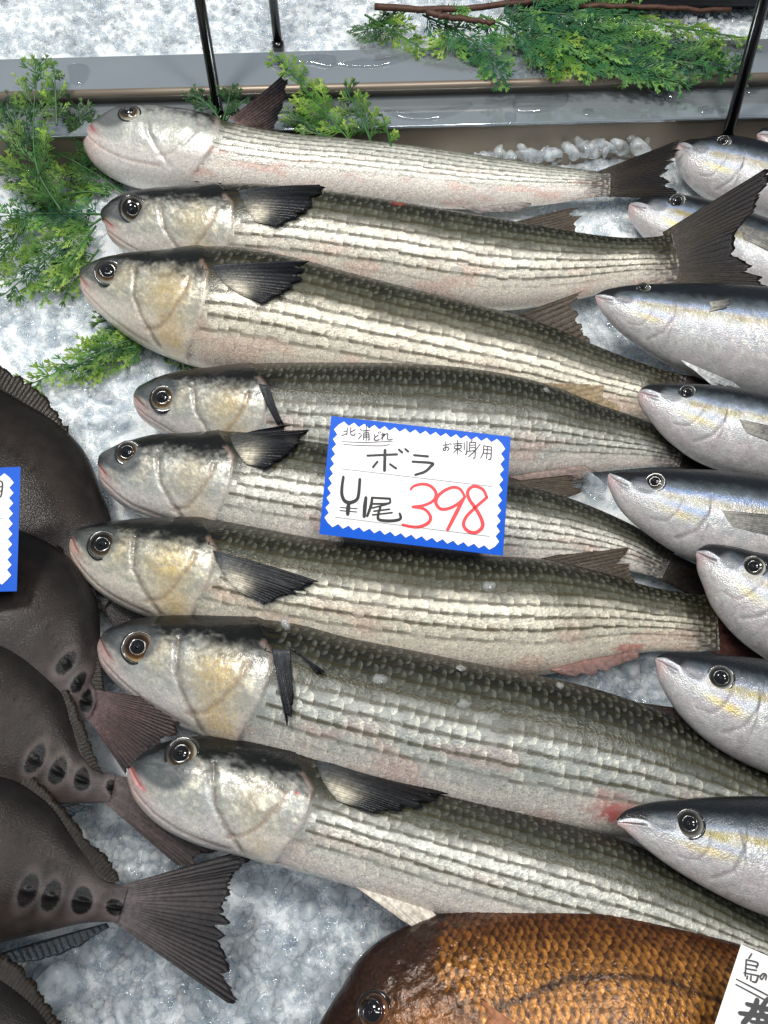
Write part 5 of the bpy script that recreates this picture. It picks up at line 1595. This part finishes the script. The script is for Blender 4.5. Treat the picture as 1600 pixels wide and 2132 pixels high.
puddle([(140, 138), (160, 132), (186, 140), (184, 160), (170, 176), (150, 172)], Z_RAIL, 'round water puddle on the steel rail by the leftmost sprig')
puddle([(612, 118), (660, 112), (700, 118), (690, 140), (650, 134), (616, 130)], Z_RAIL, 'thin water puddle on the steel rail behind the raised fin')
puddle([(690, 134), (740, 124), (800, 122), (880, 104), (880, 112), (800, 138), (730, 140)], Z_RAIL, 'long streak of water along the steel rail beside the cypress branch')
puddle([(800, 232), (850, 240), (890, 236), (940, 222), (988, 214), (960, 232), (900, 250), (840, 248)], Z_FL, 'wavy streak of water on the tray edge above the pale mullet')
puddle([(1075, 190), (1120, 184), (1178, 190), (1180, 215), (1140, 232), (1082, 234), (1068, 216)], Z_FL, 'broad clear water puddle on the tray edge under the branch')
puddle([(1052, 236), (1072, 234), (1074, 252), (1062, 260), (1052, 248)], Z_FL, 'single water drop hanging at the tray edge beside the broad puddle', 0.002)
puddle([(1340, 180), (1400, 184), (1440, 196), (1400, 206), (1360, 194)], Z_FL, 'flat water patch on the tray edge near the right rod')
puddle([(1452, 226), (1480, 222), (1486, 234), (1460, 238)], Z_FL, 'small oval drop on the tray edge just left of the right rod')
puddle([(1552, 184), (1570, 176), (1584, 182), (1576, 194), (1558, 196)], Z_FL, 'round drop on the tray edge beyond the right rod', 0.0016)
puddle([(1212, 230), (1228, 226), (1236, 234), (1220, 242)], Z_FL, 'tiny drop in the middle of the tray edge below the branch', 0.0016)

# ------------------------------------------------------------------ single lumps of ice
def lump(px, py, z, r_px, label, k, mat='ice_chunk', name='ice_lump'):
    c = P(px, py, z)
    s = r_px * np.linalg.norm(c - CAM) / PF
    V, F = PROTO[k % len(PROTO)]
    V = (V * s * 1.25) @ rot_rand().T
    o = mesh(name, V + c, F, M[mat], origin=c)
    return tag(o, label, 'ice', 'single lumps of ice')


lump(528, 532, 0.062, 20, 'small ice lump melting on the back of the golden mullet', 1, 'ice_white')
lump(598, 1302, 0.078, 18, 'small ice lump on the back of the large grey mullet', 2)
lump(1243, 1008, 0.05, 34, 'clear ice lump at the snout of the blue sheened yellowtail', 3)
lump(112, 2052, 0.014, 62, 'large clear ice lump beside the ribbed fin of the half hidden surgeonfish', 4)
hg = np.random.default_rng(77)
for i in range(30):
    x = 985 + 370 * (i + hg.uniform(-0.3, 0.3)) / 30
    y = 332 - 0.085 * (x - 985) + hg.uniform(-16, 10)
    lump(x, y, 0.018 + 0.004 * hg.random(), hg.uniform(14, 28), 'frosted ice lump in the row heaped against the tray wall', 5 + i, 'ice_white' if i % 3 else 'ice_chunk')

for (F, x, y, r, lb) in ((f7, 960, 1394, 11, 'loose bluish scale stuck high on the back of the large grey mullet'), (f7, 792, 1416, 16, 'wide loose pale scale on the shoulder of the large grey mullet'), (f7, 966, 1468, 13, 'loose whitish scale on the stripes of the large grey mullet'),
                      (f7, 1166, 1430, 9, 'small loose scale on the large grey mullet near its rear dorsal fin'), (f6, 1018, 1222, 15, 'round loose scale on the olive gold mullet back below the price card'), (f4, 1138, 815, 9, 'bluish loose scale at the dorsal fin of the grey backed mullet')):
    loc, nr, _, dist = F.bvh.ray_cast(Vector(CAM), Vector(rays(x, y)))
    c = np.array(loc); n = np.array(nr)
    n = n if n @ (CAM - c) > 0 else -n
    n = unit(n + 0.25 * hg.standard_normal(3))
    A = unit(np.cross(n, [0.2, 1, 0])); B = np.cross(n, A); sc = r * dist / PF
    an = np.linspace(0, 2 * math.pi, 14, endpoint=False); rr = 1 + 0.12 * hg.standard_normal(14)
    rim_ = c + n * 0.0012 + sc * (np.cos(an) * rr)[:, None] * A + sc * (np.sin(an) * rr * 0.85)[:, None] * B
    top = np.vstack([rim_, c + n * 0.0019])
    V = np.vstack([top, rim_ - n * 0.0003]); j = np.arange(14); j2 = (j + 1) % 14
    o = mesh('loose_scale', V, [np.stack([np.full(14, 14), j, j2], 1), np.stack([j2, j, 15 + j, 15 + j2], 1)], M['ice_chunk'], origin=c)
    tag(o, lb, 'fish scale', 'loose scales on the mullets')

# dark block added for an indistinct dark area behind the branch
v, f = strip([line_at((1100, -60), (1700, -60), 0.10, [0.12, 0.62]), line_at((1100, -60), (1700, -60), 0.05, [0.12, 0.62]), line_at((1100, 14), (1700, 20), 0.05, [0.12, 0.62]), line_at((1100, 4), (1700, 10), 0.07, [0.12, 0.62])], XE)
o = mesh('dark_block', v, f, M['dark'], smooth=False)
tag(o, 'added dark block on the rear ice behind the cypress branch', 'block')

for o in scene.objects:
    if '_o' in o:
        del o['_o']
